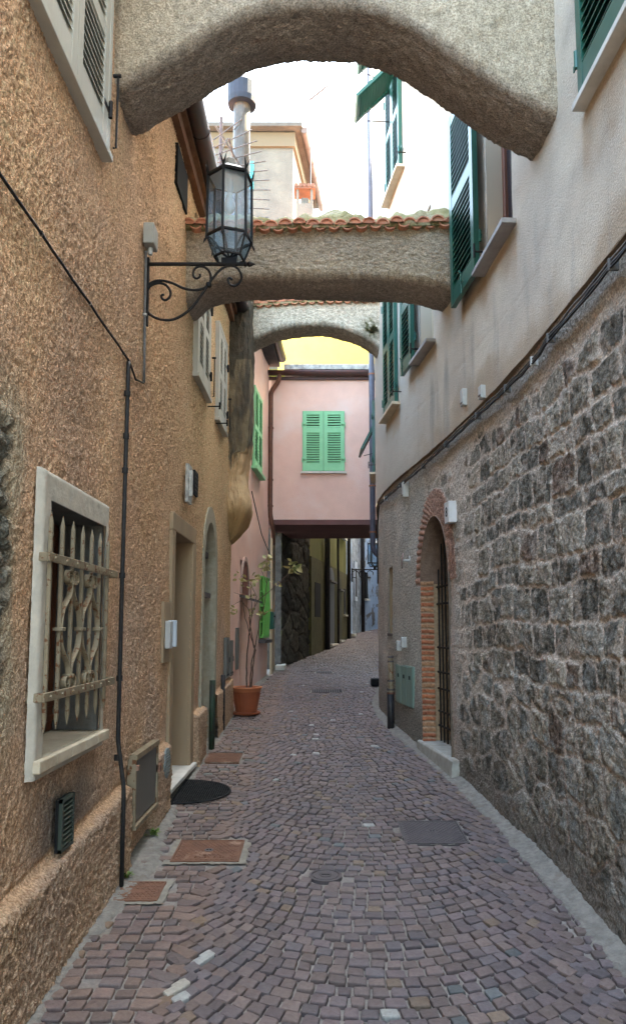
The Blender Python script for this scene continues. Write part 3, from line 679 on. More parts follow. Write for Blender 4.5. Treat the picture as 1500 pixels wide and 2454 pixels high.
b.add([(float(XR(y))+.02,y,z) for y in np.arange(11.5,14.6,.3) for z in(-.2,3.5)],[(2*i,2*i+1,2*i+3,2*i+2) for i in range(10)])
b.build('rear_wall',mk('pale_render',(.40,.37,.33),rough=.95),plaster_house)

def right_win_open(Y0,Y1,Z0,Z1,lw,frame_mat,ztop_leaf=None):
    f=FRr(Y0,Y1,.022); L_=f.len
    b=MB(); b.box(-.02,L_+.02,-.30,-.28,Z0-.05,Z1+.05,f); w_=b.build('window',black,plaster_house)
    reveal(f,.0,L_,Z0,Z1,.24,mk('reveal_plaster',(.52,.46,.36),rough=.9),w_)
    b=MB()
    for a,c in((0.0,.055),(L_-.055,L_),(L_/2-.03,L_/2+.03)): b.box(a,c,-.17,-.12,Z0,Z1,f)
    b.box(0,L_,-.169,-.121,Z0,Z0+.07,f); b.box(.0,.02,-.12,-.09,Z0,Z1,f)
    b.build('frame',frame_mat,w_,bevel=.004)
    b=MB(); b.box(0,L_,-.15,-.145,Z0,Z1,f); b.build('pane',mk('window_glass',(.03,.03,.035),rough=.05,spec=.6),w_)
    sill(f,-.08,L_+.10,Z0,.10,.035,mk('slate_sill',(.36,.35,.35),(.28,.27,.27),ns=8,rough=.6),w_,d0=-.12)
    f2=FRr(Y1+.03,Y1+.03+lw,.022)
    lf=leaf(f2,0,lw,Z0-.02,Z1-.01,.055,dgreen,w_,th=.042,st=.075,rails=(.10,.11,.13),mid=.52,pitch=.05)
    for zz in(Z0+.25,Z1-.3): hinge(f2,-.005,zz,.05,dgreen,w_,1)
    b=MB(); b.tube([f2(.30,.11,Z0-.06),f2(.30,.115,Z0+.10)],.006,6); b.tube([f2(.27,.112,Z0+.03),f2(.34,.112,Z0+.03)],.006,6); b.tube([f2(.30,.11,Z0+.10),f2(.31,.13,Z0+.13)],.007,6); b.build('latch',dgreen,w_)
    b=MB(); b.tube([f2(-.05,0,Z0+.1),f2(-.05,.11,Z0+.1)],.008,6); b.tube([f2(-.05,.11,Z0+.05),f2(-.05,.11,Z0+.16)],.008,6); b.build('stay',iron,w_)
right_win_open(4.70,5.28,4.26,5.90,.66,mk('red_brown_frame',(.15,.06,.04),(.2,.09,.06),ns=9,rough=.5,streak=True))
right_win_open(6.88,7.36,4.32,5.66,.44,mk('beige_frame',(.5,.42,.3),rough=.6))
def right_win_closed(Y0,Y1,Z0,Z1,flap=None,n=2):
    f=FRr(Y0,Y1,.022); L_=f.len
    b=MB(); b.box(-.03,L_+.03,-.01,.006,Z0,Z1+.03,f); w_=b.build('window',mk('pale_frame',(.45,.42,.36),rough=.8),plaster_house)
    for k in range(n): leaf(f,k*L_/n+.004,(k+1)*L_/n-.004,Z0+.01,Z1,.012,dgreen,w_,th=.038,st=.06,rails=(.09,.09,.12),mid=.5,pitch=.05)
    for zz in(Z0+.2,Z1-.25): hinge(f,L_+.004,zz,.05,dgreen,w_,1); hinge(f,-.004,zz,.05,dgreen,w_,-1)
    sill(f,-.06,L_+.06,Z0,.095 if n==2 else .06,.035,marble if n==2 else whitem,w_)
    b=MB(); b.tube([f(-.12,0,Z0+.09),f(-.12,.10,Z0+.09)],.006,6); b.tube([f(-.12,.10,Z0+.04),f(-.12,.10,Z0+.14)],.007,6); b.build('shutter_hook',iron,w_)
    return w_,f
right_win_closed(8.27,8.98,4.15,5.80)
w_,f=right_win_closed(7.95,8.68,6.78,8.30)
right_win_closed(2.86,3.42,4.19,5.9,n=1)
def flap(Y0,Y1,xi,zi,xo,zo,parent):
    o=Vector((xi,Y0,zi)); u=(Vector((xi,0,zi))-Vector((xo,0,zo))); L_=u.length; u.normalize(); t=Vector((0,1,0)); n=t.cross(u)
    if n.z<0: n=-n
    f=Fr(Vector((xo,Y0,zo)),t,n,u)
    lf=leaf(f,0,Y1-Y0,0,L_,0,dgreen,parent,th=.035,st=.05,mid=0,pitch=.045,name='awning_flap',back=False,rails=(.04,.05,.05))
    b=MB(); b.tube([Vector((xi,Y1-.02,zi-.45)),Vector((xo+.05,Y1-.02,zo+.03))],.006,6); b.build('stay_rod',iron,lf)
flap(7.98,8.46,float(XR(8.2))-.03,8.12,.45,7.66,w_)
flap(8.35,8.75,float(XR(8.6))-.03,8.85,.50,8.52,w_)
w2,_f=right_win_closed(10.9,11.5,3.9,5.0)
flap(10.95,11.5,.93,4.80,.655,4.26,w2)
b=MB(); b.box(.84,.92,10.6,10.75,3.45,3.75); b.build('vent_box',castm,plaster_house)

# ============================================================ buttress arches over the alley
def arch(name,label,Y0,Y1,xl,xr,zs,ztop,mat,colf,seed,rad=.07,mossf=None,tiles=True,ds=.013):
    """zs: function X->soffit height at far and near edges; ztop: height of the face top"""
    root=thing(name,label,'arch','buttress arches spanning the alley') 
    xs=np.arange(xl,xr+ds,ds)
    # cross-section in (y,z): near face top -> down -> rounded edge -> soffit -> rounded -> far face
    def section(zb,zt):
        pts=[]
        for z in np.linspace(zt,zb+rad,int((zt-zb-rad)/ds)+2 if zt-zb-rad>.02 else 3): pts.append((0,z,0))
        return pts
    nface=max(4,int(.75/ds)); nc=10; nsf=int((Y1-Y0)/ds)
    u1=np.linspace(0,1,nface); u2=np.linspace(0,PI/2,nc)[1:]; u3=np.linspace(0,1,nsf)[1:]; u4=np.linspace(0,PI/2,nc)[1:]; u5=np.linspace(0,1,nface)[1:]
    X=xs[:,None]; zn=zs(xs)[:,None]; zt=(ztop(xs) if callable(ztop) else np.full_like(xs,ztop))[:,None]
    Yc=[];Zc=[];Ny=[];Nz=[]
    Zc.append(zt+(zn+rad-zt)*u1); Yc.append(np.full((len(xs),nface),Y0)); Ny.append(np.full((len(xs),nface),-1.)); Nz.append(np.zeros((len(xs),nface)))
    Yc.append(Y0+rad-rad*np.cos(u2)[None,:]+0*X); Zc.append(zn+rad-rad*np.sin(u2)); Ny.append(-np.cos(u2)[None,:]+0*X); Nz.append(-np.sin(u2)[None,:]+0*X)
    Yc.append(Y0+rad+(Y1-Y0-2*rad)*u3[None,:]+0*X); Zc.append(zn-.02*np.sin(u3*PI)+0*X); Ny.append(0*X+0*u3); Nz.append(-1+0*X+0*u3)
    Yc.append(Y1-rad+rad*np.sin(u4)[None,:]+0*X); Zc.append(zn+rad-rad*np.cos(u4)); Ny.append(np.sin(u4)[None,:]+0*X); Nz.append(-np.cos(u4)[None,:]+0*X)
    Yc.append(np.full((len(xs),nface-1),Y1)); Zc.append(zn+rad+(zt-zn-rad)*u5); Ny.append(np.full((len(xs),nface-1),1.)); Nz.append(np.zeros((len(xs),nface-1)))
    Yc=np.concatenate(Yc,1);Zc=np.concatenate(Zc,1);Ny=np.concatenate(Ny,1);Nz=np.concatenate(Nz,1); Xg=X+0*Yc
    a_=Xg*1.; b_=Yc+Zc
    H=.006*per(a_*50,b_*50,seed)+.006*per(a_*72,b_*72,seed+1)+.009*fbm(a_*2.2,b_*2.2,3,seed+2)+.006*fbm(a_*15,b_*15,3,seed+3)
    P=np.stack([Xg,Yc+Ny*H,Zc+Nz*H],-1)
    C=colf(Xg,Yc,Zc,Nz)
    grid_mesh('vault',P,mat,root,col=C)
    b=MB(); k=24; xx=np.linspace(xl,xr,k); zt_=(ztop(xx) if callable(ztop) else np.full(k,ztop))
    b.add([(x,y,float(z)) for x,z in zip(xx,zt_) for y in(Y0,Y1)],[(2*i,2*i+1,2*i+3,2*i+2) for i in range(k-1)]); b.build('top',tan_pl,root)
    if tiles:
        rn=random.Random(seed); t=MB(); x=xl+.06
        zf=(lambda q: float(ztop(np.array([q]))[0]) if callable(ztop) else ztop)
        while x<xr:
            z=zf(x)+.02+rn.uniform(-.006,.006); off=rn.uniform(-.02,.02); r=.058*rn.uniform(.9,1.08)
            arcs=[(math.cos(a),math.sin(a)) for a in np.linspace(0,PI,9)]
            vs=[];ya=(Y0-.075+off,Y0+.14,Y1-.05,Y1+.07); zs_=(0,.02,.02,0)
            for yy,dz_ in zip(ya,zs_):
                for sc in(1,.78): vs+=[(x+r*sc*c_,yy,z+dz_+r*sc*s_*.85) for c_,s_ in arcs]
            fs=[]
            for j in range(3):
                o1=j*18; o2=o1+18
                for i in range(8): fs+=[(o1+i,o1+i+1,o2+i+1,o2+i),(o1+9+i,o2+9+i,o2+10+i,o1+10+i)]
            for i in range(8): fs+=[(i,9+i,10+i,i+1)]
            vs+=[(x,ya[0]+.012,z)]+[(x+r*.95*c_,ya[0]+.012,z+r*.8*s_) for c_,s_ in arcs]; fs+=[(72,73+i,74+i) for i in range(8)]
            t.add(vs,fs)
            # channel tile between two covers
            vs=[(x+.062+.05*math.cos(a),yy,z+.012+.042*math.sin(a)) for yy in(Y0-.055+off,Y1+.05) for a in np.linspace(PI,2*PI,7)]
            t.add(vs+[(v[0],v[1],v[2]-.012) for v in vs],[(i,i+1,8+i,7+i) for i in range(6)]+[(14+i,15+i,22+i,21+i) for i in range(6)]+[(i,14+i,15+i,i+1) for i in range(6)])
            x+=.118*rn.uniform(.94,1.06)
        t.build('roof_tiles',terr,root)
        f_=MB(); xx=np.linspace(xl,xr,30); f_.add([(x,y,zf(x)+dz) for x in xx for y,dz in((Y0-.045,-.002),(Y0-.045,.045),(Y0+.1,.05),(Y0+.1,-.002))],[(4*i+a,4*i+(a+1)%4,4*i+4+(a+1)%4,4*i+4+a) for i in range(29) for a in range(4)]); f_.build('bedding',moss,root)
        nx,ny_=int((xr-xl)/.02),34
        A,B=np.meshgrid(np.linspace(xl,xr,nx),np.linspace(0,1,ny_),indexing='ij')
        ztb=(ztop(A.ravel()).reshape(A.shape) if callable(ztop) else ztop)
        Z=ztb+.075+.17*np.sin(np.clip(B,0,1)*PI)**.45*(.8+.5*fbm(A*2.6,B*2,3,seed+7))+.020*fbm(A*12,B*6,3,seed+8)
        P=np.stack([A,Y0+.015+B*(Y1-Y0-.0)+.03*fbm(A*6,B*3,2,seed+5),Z],-1)
        grid_mesh('ridge_mortar',P,moss,root)
    return root
def curve(pts,Y):
    q=[py_(a,b,Y) for a,b in pts]; q=[(p.x,p.z) for p in q]; h=hermite(q)
    def f(x):
        x=np.asarray(x,float); o=h(np.clip(x,q[0][0],q[-1][0]))
        s0=(q[1][1]-q[0][1])/(q[1][0]-q[0][0]); s1=(q[-1][1]-q[-2][1])/(q[-1][0]-q[-2][0])
        return o+np.where(x<q[0][0],(x-q[0][0])*s0,0)+np.where(x>q[-1][0],(x-q[-1][0])*s1,0)
    return f
def col1(X,Y,Z,Nz):
    n=fbm(X*2,Y*2+Z*2,4,81); n2=fbm(X*26,(Y+Z)*26,3,82)
    c=mixc((.60,.51,.385),(.50,.43,.33),np.clip(.5+n,0,1)); c=mixc(c,(.34,.29,.28),np.clip(-Nz,0,1)*.6)  # downward faces coloured darker to deepen the soffit shade
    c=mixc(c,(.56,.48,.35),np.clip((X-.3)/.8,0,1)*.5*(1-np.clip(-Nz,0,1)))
    return np.clip(c*(1+.24*n2[...,None]),.01,1)
z1=curve([(320,325),(395,288),(480,240),(540,203),(600,172),(665,154),(730,147),(800,147),(870,155),(960,190),(1080,270),(1190,345),(1275,385)],4.28)
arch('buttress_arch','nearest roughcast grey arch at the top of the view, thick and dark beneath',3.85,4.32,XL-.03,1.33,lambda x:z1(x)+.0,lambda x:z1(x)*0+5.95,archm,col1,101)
z2=curve([(465,768),(500,741),(545,729),(600,723),(680,720),(760,719),(840,720),(920,723),(990,729),(1030,737),(1060,746)],6.55)
t2=curve([(435,553),(600,553),(760,550),(900,548),(1090,543)],6.10)
def col2(X,Y,Z,Nz):
    c=col1(X,Y,Z,Nz); return c
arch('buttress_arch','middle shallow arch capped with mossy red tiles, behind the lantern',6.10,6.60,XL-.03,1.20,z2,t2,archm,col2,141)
z3=curve([(600,852),(615,842),(650,826),(700,812),(745,808),(790,810),(840,823),(885,846),(906,865),(914,880)],9.97)
t3=curve([(595,735),(700,728),(800,724),(915,722)],9.55)
def col3(X,Y,Z,Nz):
    n=fbm(X*2,Y*2+Z*2,4,85); n2=fbm(X*24,(Y+Z)*24,3,86)
    c=mixc((.78,.70,.56),(.64,.57,.45),np.clip(.5+n,0,1)); c=mixc(c,(.24,.20,.165),np.clip(-Nz,0,1)*.55)  # soffit shade mixed into the colour of downward faces
    k=np.exp(-(((X-.69)/.10)**2+((Z-5.55)/.13)**2)); c=mixc(c,(.12,.12,.055),np.clip(k*1.6*(.6+fbm(X*18,Z*18,3,4)),0,.95))
    return np.clip(c*(1+.3*n2[...,None]),.01,1)
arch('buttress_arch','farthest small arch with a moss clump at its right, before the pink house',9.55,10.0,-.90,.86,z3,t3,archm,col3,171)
# ============================================================ pink house bridging the alley
pink=thing('pink_house','pink rendered house bridging the alley on the upper floor with light green shutters','house')
ys=np.arange(9.62,14.02,.05); zs=np.arange(-.1,6.9,.1)
PX=lambda y: LX(y)-.02
A,B=np.meshgrid(ys,np.linspace(.4,6.75,90),indexing='ij')
yc=(A[:-1,:-1]+A[1:,1:])/2; zc=(B[:-1,:-1]+B[1:,1:])/2
grid_mesh('side_wall',np.stack([PX(A)+.01*fbm(A,B,2,3),A,B],-1),pinkm,pink,mask=~((yc>10.85)&(yc<11.72)&(zc<2.62)))
YF=14.0; xl=float(PX(YF))-.02
f_=Fr((0,YF,0),(1,0,0),(0,-1,0))
zb=3.655; zt=6.36
b=MB(); wx0,wx1,wz0,wz1=-.305,.50,4.575,5.755
for a,c,d,e in((xl,wx0,zb,zt),(wx1,2.6,zb,zt),(wx0,wx1,zb,wz0),(wx0,wx1,wz1,zt)): b.box(a,c,YF,YF+.02,d,e)
b.build('front_wall',pinkm,pink)
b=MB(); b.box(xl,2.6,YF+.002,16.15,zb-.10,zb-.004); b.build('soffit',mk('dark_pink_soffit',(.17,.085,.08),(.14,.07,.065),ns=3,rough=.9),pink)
b=MB(); b.box(xl-1.0,2.6,16.12,16.15,zb,zt); b.box(xl-2,2.6,YF+.03,17.,zt+.02,zt+.08); b.build('rear_wall',pinkm,pink)
b=MB(); b.box(wx0-.01,wx1+.01,YF+.03,YF+.05,wz0-.02,wz1+.02); w_=b.build('window',black,pink)
fm=Fr((0,YF+.012,0),(1,0,0),(0,-1,0))
leaf(fm,wx0+.005,(wx0+wx1)/2-.003,wz0+.01,wz1-.01,.0,green,w_,th=.04,st=.075,rails=(.07,.10,.13),mid=.68,pitch=.045,sh=.021)
leaf(fm,(wx0+wx1)/2+.003,wx1-.005,wz0+.01,wz1-.01,.0,green,w_,th=.04,st=.075,rails=(.07,.10,.13),mid=.68,pitch=.045,sh=.021)
b=MB(); b.box(wx0-.03,wx1+.03,YF-.06,YF+.02,wz0-.04,wz0-.005); b.build('sill',whitem,w_)
for s_,zz in((wx0,wz0+.22),(wx0,wz1-.28),(wx1,wz0+.22),(wx1,wz1-.28)): hinge(fm,s_,zz,.05,green,w_,1 if s_==wx0 else -1)
# front gutter, flashing and copper downpipe
b=MB(); pr=[(.085*math.cos(a),.085*math.sin(a)) for a in np.linspace(PI,2*PI,9)]
b.add([(x,YF-.10+p[0],6.50+p[1]) for x in(xl-.02,2.4) for p in pr],[(i,i+1,10+i,9+i) for i in range(8)]); g_=b.build('gutter',gutterm,pink,smooth=True); m_=g_.modifiers.new('thick','SOLIDIFY'); m_.thickness=.006
b=MB(); b.box(xl,2.4,YF-.05,YF+.02,6.36,6.42); b.build('fascia',gutterm,pink)
b=MB(); b.box(xl+.30,2.4,YF-.06,YF+1.2,6.56,6.66); b.build('roof_edge',mk('pale_flashing',(.5,.49,.45),(.2,.2,.19),ns=12,rough=.8),pink)
def pipe(name,label,pts,r,mat,clamps=(),cat='downpipe',group=None,cm=None,flr=1.3):
    t=thing(name,label,cat,group); b=MB(); b.tube(pts,r,12); b.build('pipe',mat,t,smooth=True)
    for c in clamps:
        k=MB(); c=Vector(c); k.lathe(c-Vector((0,0,.015)),[(r*flr,0),(r*flr,.03)],12); k.build('clamp',cm or mat,t)
    return t
def bend(pts,r=.06,n=5):
    pts=[Vector(p) for p in pts]; out=[pts[0]]
    for i in range(1,len(pts)-1):
        a=(pts[i-1]-pts[i]); b=(pts[i+1]-pts[i]); rr=min(r,a.length*.45,b.length*.45); p=pts[i]+a.normalized()*rr; q=pts[i]+b.normalized()*rr
        for k in range(n+1):
            t=k/n; out.append(p*(1-t)**2+pts[i]*2*t*(1-t)+q*t*t)
    return out+[pts[-1]]
pipe('copper_downpipe','copper brown downpipe with an S bend in the corner of the pink house',bend([(xl+.22,YF-.11,6.45),(xl+.20,YF-.11,6.30),(xl+.055,YF-.07,6.10),(xl+.055,YF-.07,3.75),(xl+.10,YF-.04,3.5),(xl+.10,YF+.12,3.2)],.07),.045,copper,[(xl+.055,YF-.07,z) for z in(5.4,4.4,3.9)])
# side windows, arch door, louvred box
def FP(Y0,Y1):
    a=Vector((float(PX(Y0)),Y0,0)); c=Vector((float(PX(Y1)),Y1,0)); t=(c-a).normalized(); f=Fr(a,t,(t.y,-t.x,0)); f.len=(c-a).length; return f
a_=px_(613,950,-1.02); 
f=FP(12.05,12.95)
b=MB(); b.box(0,f.len,-.01,.004,4.25,5.62,f); w_=b.build('window',black,pink)
leaf(f,0.005,f.len/2-.003,4.27,5.62,.008,green,w_,th=.04,st=.06,rails=(.07,.08,.12),mid=.5,pitch=.05); leaf(f,f.len/2+.003,f.len-.005,4.27,5.62,.008,green,w_,th=.04,st=.06,rails=(.07,.08,.12),mid=.5,pitch=.05)
sill(f,-.06,f.len+.06,4.25,.10,.05,green,w_)
f=FP(10.85,11.72); L_=f.len
b=MB(); b.box(-.02,L_+.02,-.16,-.14,.5,2.7,f); b.build('door_back',mk('cream_door_plaster',(.58,.46,.27),(.52,.42,.25),ns=3,rough=.9,col3=(.30,.30,.19),n3=(2.2,.6,.68)),pink)
reveal(f,0,L_,.5,2.62,.15,pinkm,pink)
b=MB(); b.add([f(a,c,z) for a,c,z in((-.08,0,2.06),(L_+.1,0,2.06),(L_+.1,.22,2.00),(-.08,.22,2.00),(-.08,0,2.10),(L_+.1,0,2.10),(L_+.1,.22,2.03),(-.08,.22,2.03))],[(0,1,2,3),(7,6,5,4),(0,4,5,1),(1,5,6,2),(2,6,7,3),(3,7,4,0)])
b.build('canopy',castm,pink)
# brick lunette over the door
ou=[(L_/2+(L_/2-.02)*math.cos(a),2.12+.50*math.sin(a)) for a in np.linspace(0,PI,18)]
b=MB(); b.add([f(s_,.012,z) for s_,z in ou],[tuple(range(18))]); b.build('brick_lunette',mk('dark_brick',(.26,.09,.06),(.12,.06,.05),ns=22,rough=.95,bump=(30,.8,.01)),pink)
b=MB()
for k in range(17):
    (s0,z0),(s1,z1)=ou[k],ou[k+1]; c_=L_/2
    o0=(c_+(s0-c_)*1.13,2.12+(z0-2.12)*1.13); o1=(c_+(s1-c_)*1.13,2.12+(z1-2.12)*1.13)
    b.add([f(s_,d_,z_) for d_ in(.0,.03) for s_,z_ in((s0,z0),(s1,z1),o1,o0)],[(4,5,6,7),(0,4,5,1)[::-1],(2,6,7,3)])
b.build('lunette_rim',mk('grey_rim',(.36,.26,.23),rough=.9),pink)
b=MB(); b.box(-.08,L_+.08,-.05,.16,.66,.72,f); b.box(-.04,L_+.04,-.05,.10,.5,.66,f); b.build('door_step',whitem,pink,bevel=.006)
f=FP(13.0,13.75)
b=MB(); L_=f.len
for i in range(16):
    s0=.02+i*(L_-.04)/16
    b.tube([f(s0+.015,.06,1.47),f(s0+.015,.085,1.95),f(s0+.015,.06,2.50)],.012,6)
for z in(1.46,1.72,2.0,2.25,2.50): b.box(0,L_,.02,.075,z-.012,z+.02,f)
b.box(0,L_,.015,.03,1.45,2.52,f)
w_=b.build('louvred_shutter',pgreen,pink)
b=MB(); b.box(-.02,L_+.02,0,.12,1.36,1.42,f); b.build('shutter_sill',castm,w_)
mb=thing('green_letter_box','small dark green letter box on the pink wall beside the bright green louvred shutter','letter box'); f=FP(13.8,14.0)
b=MB(); b.box(.0,.2,0.0,.14,1.60,1.92,f); b.build('box_body',dgreen,mb,bevel=.01,seg=2); b=MB(); b.box(.03,.17,.14,.146,1.82,1.85,f); b.build('slot',black,mb)
# stretch beyond the pink wall: jamb, step
b=MB(); b.box(-.90,-.86,14.02,14.9,.5,3.6); b.build('passage_wall',tan_pl,pink)
b=MB(); b.box(-.84,-.66,14.75,15.5,.80,.90); b.build('passage_step',whitem,pink,bevel=.01)
# left eaves over the pink side wall
b=MB()
b.add([(float(PX(y))+dx,y,z) for y in(10.6,14.0) for dx,z in((-.2,6.62),(.20,6.62),(.20,6.70),(-.2,6.78))],[(0,1,5,4),(1,2,6,5),(2,3,7,6),(3,0,4,7),(0,3,2,1),(4,5,6,7)])
b.build('eaves',mk('dark_eaves',(.05,.045,.05),(.025,.025,.03),ns=6,rough=.9),pink)
b=MB(); b.add([(float(PX(y))+.26+p[0],y,6.74+p[1]) for y in(10.6,13.85) for p in pr],[(i,i+1,10+i,9+i) for i in range(8)]); g_=b.build('side_gutter',dgut,pink,smooth=True); m_=g_.modifiers.new('t','SOLIDIFY'); m_.thickness=.006
b=MB()
b.add([(float(PX(y))+dx,y,z) for y in(10.6,14.0) for dx,z in((.24,6.82),(-1.6,7.2))],[(0,1,3,2)])
for k in range(14):
    y=10.7+k*.24; b.tube([(float(PX(y))+.24,y,6.84),(float(PX(y))-1.6,y,7.22)],.075,8)
b.build('roof',terr,pink)
b=MB(); b.tube([(-.98,10.9,3.62),(-.93,12.2,3.15),(-.87,13.9,2.9)],.008,5); cb=b.build('sagging_cable',cablem); tag(cb,'thin dark cable sagging across the pink side wall','cable')

# ============================================================ yellow house above, white house, roofs and aerials
yel=thing('yellow_house','bright yellow rendered wall rising behind the pink house','house')
b=MB(); b.box(-.95,4,17.,17.3,5.5,11.0); b.box(-.95,-.75,17.3,22,5.5,11.0); b.build('wall',yellowm,yel)
b=MB(); b.box(-1.05,4.1,16.9,22,11.0,11.1); b.build('roof',terr,yel)
b=MB(); b.tube([(-.7,16.97,7.75),(.2,16.96,7.68),(1.2,16.97,7.74)],.008,5); b.build('wall_cable',cablel,yel)
ch=thing('roof_chimney','small plastered chimney with a tiled cap on the far roof','chimney')
b=MB(); b.box(-.56,-.14,18,18.4,11,12.35); b.box(-.56,-.50,18,18.06,12.35,12.72); b.box(-.20,-.14,18,18.06,12.35,12.72); b.box(-.56,-.50,18.34,18.4,12.35,12.72); b.box(-.20,-.14,18.34,18.4,12.35,12.72); b.box(-.44,-.26,18.1,18.3,12.35,12.55); b.build('stack',creamh,ch)
b=MB(); b.box(-.62,-.08,17.95,18.45,12.72,12.77)
for k in range(5): b.tube([(-.56+k*.105,17.93,12.80),(-.56+k*.105,18.47,12.80)],.05,8)
b.build('cap',mk('weathered_tile',(.16,.08,.055),(.11,.06,.045),ns=8,rough=.9),ch)
wh=thing('white_house','tall weathered cream house with a moulded cornice and a turquoise shutter, seen over the roofs','house')
f0=Vector((-.72,20,0)); t1=Vector((.36,2.9,0))
b=MB(); b.add([(-3.9,20,6),(-.72,20,6),(-.72+.36*1.25,20+2.9*1.25,6),(-3.9,24,6),(-3.9,20,15.55),(-.72,20,15.55),(-.72+.36*1.25,23.6,15.55),(-3.9,24,15.55)],[(0,1,5,4),(1,2,6,5),(4,5,6,7),(0,4,7,3),(2,3,7,6)])
b.build('wall',creamh,wh)
b=MB(); b.add([(x,y,z) for z in(15.2,15.62) for x,y in((-4,19.92),(-.66,19.92),(-.18,23.7),(-4,24.1))],[(0,1,5,4),(1,2,6,5),(4,5,6,7),(3,2,1,0)]); b.build('cornice',creamt,wh)
b=MB(); b.add([(x,y,z) for z in(15.66,15.78) for x,y in((-4.1,19.7),(-.46,19.7),(.04,23.9),(-4.1,24.2))],[(0,1,5,4),(1,2,6,5),(4,5,6,7),(3,2,1,0)]); b.build('roof',mk('grey_roof_edge',(.10,.095,.085),(.07,.065,.06),ns=4,rough=.9),wh)
b=MB(); p0=Vector((-.40,19.8,15.6)); p1=Vector((.10,23.8,15.6)); b.tube([p0,p1],.09,10)
for k in range(6): b.lathe(p0.lerp(p1,k/5.5),[(.105,0),(.105,.05)],10,axis=(p1-p0))
b.build('gutter',mk('pinkish_gutter',(.12,.095,.088),rough=.6),wh)
b=MB(); b.box(-2.1,-1.83,19.93,19.99,13.9,14.75); b.build('turquoise_shutter',mk('turquoise_paint',(.03,.38,.42),(.05,.45,.48),ns=5,rough=.5),wh)
mast=thing('thin_aerial','thin roof aerial with one slanted rod against the white sky','aerial')
b=MB(); b.tube([(-.20,18.5,11),(-.20,18.5,15.6)],.013,6); b.build('mast',castm,mast)
b=MB(); b.tube([(-.24,18.5,15.52),(.26,18.3,15.80)],.028,6); b.build('rod',castm,mast)
an=thing('tv_aerial','many-rodded television aerial on the left roof behind the lantern','aerial')
b=MB(); b.tube([(-1.19,8.6,5.7),(-1.19,8.6,7.85)],.022,8); b.build('mast',castm,an)
rods=[((510,335),(581,283)),((512,353),(605,309)),((514,371),(616,336)),((517,389),(627,361)),((519,405),(636,385)),((594,412),(642,407)),((606,432),(646,430)),((606,454),(648,454)),((606,476),(646,478)),((606,498),(646,500)),((606,519),(645,521))]
for k,(a,c) in enumerate(rods):
    b=MB(); Y=8.3+.06*k; p=py_(*a,Y); q=py_(*c,Y)
    if k>4: p=q+(p-q)*2.6
    b.tube([p,q],.0075,5); b.build('rod',cablel,an)
b=MB(); b.tube([py_(517,300,8.3),py_(590,420,8.6)],.012,6); b.tube([py_(545,330,8.3),py_(523,380,8.3)],.008,5); b.tube([py_(548,330,8.3),py_(600,530,8.95)],.014,6); b.build('boom',cablel,an)

# ============================================================ far end of the alley, beyond the passage
def far_house(name,label,pts,z1,mat,z0=0.,thick=3):
    t=thing(name,label,'house'); b=MB(); n=len(pts)
    b.add([(x,y,z) for x,y in pts for z in(z0,z1)],[(2*i,2*i+1,2*i+3,2*i+2) for i in range(n-1)])
    (x0,y0),(x1,y1)=pts[0],pts[-1]
    b.add([(x0,y0,z0),(x0,y0,z1),(x0-3,y0,z1),(x0-3,y0,z0)],[(0,1,2,3)]); b.add([(x,y,z1) for x,y in pts]+[(x-3,y+1,z1) for x,y in pts],[(i,i+1,n+i+1,n+i) for i in range(n-1)])
    b.build('wall',mat,t); return t
def lxp(y): return (float(LX(y)),y)
def FF(Y0,Y1,off=.0):
    a=Vector((float(LX(Y0)),Y0,0)); c=Vector((float(LX(Y1)),Y1,0)); t=(c-a).normalized(); n=Vector((t.y,-t.x,0)); f=Fr(a+n*off,t,n); f.len=(c-a).length; return f
# rubble passage wall
ps=thing('rubble_passage_wall','dark rough rubble wall inside the passage under the pink house','wall')
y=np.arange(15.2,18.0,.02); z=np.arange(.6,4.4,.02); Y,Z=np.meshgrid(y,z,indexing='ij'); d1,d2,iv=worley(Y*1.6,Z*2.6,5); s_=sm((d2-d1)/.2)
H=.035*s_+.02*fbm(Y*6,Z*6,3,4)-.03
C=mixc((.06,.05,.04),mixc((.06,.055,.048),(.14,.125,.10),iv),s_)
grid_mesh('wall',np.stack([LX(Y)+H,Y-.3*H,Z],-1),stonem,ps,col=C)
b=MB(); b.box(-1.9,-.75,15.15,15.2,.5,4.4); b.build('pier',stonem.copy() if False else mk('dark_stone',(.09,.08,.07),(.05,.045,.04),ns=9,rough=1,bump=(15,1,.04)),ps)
gh=far_house('olive_green_house','olive green house beyond the passage, its lower storey darker',[lxp(v) for v in(18.0,19,20,21,22,23,24.2)],8.0,mk('olive_render',(.15,.145,.04),(.115,.11,.03),ns=2.5,rough=.9,streak=True),.6)
f=FF(18.,24.2,.0)
b=MB(); fr_=[FF(a,a+1.03,.012) for a in(18.,19.03,20.06,21.09,22.12,23.15)]
for q in fr_: b.box(0,q.len,0,.03,.6,3.35,q)
b.build('lower_storey',mk('dark_olive_render',(.10,.09,.038),(.07,.062,.03),ns=4,rough=.95,bump=(20,.6,.02)),gh)
def arched_door(a,c,z0,z1,mat,par):
    q=FF(a,c,.045); L_=q.len; pts=[(L_/2+L_/2*math.cos(t),z1-.35+.35*math.sin(t)) for t in np.linspace(0,PI,14)]
    b=MB(); b.prism([q(s_,.0,z_) for s_,z_ in pts+[(0,z0),(L_,z0)]],q.n*.012); d=b.build('door',mat,par)
    b=MB(); b.box(-.05,L_+.05,.0,.09,z1-.42,z1-.37,q); b.build('door_lintel',castm,d)
    b=MB(); b.box(-.1,L_+.1,-.02,.12,z0-.06,z0,q); b.build('door_step',whitem,d)
arched_door(20.3,21.3,1.2,3.3,mk('grey_door_paint',(.10,.11,.13),rough=.6),gh); arched_door(22.05,22.75,1.28,3.15,mk('dark_door',(.05,.05,.03),rough=.7),gh)
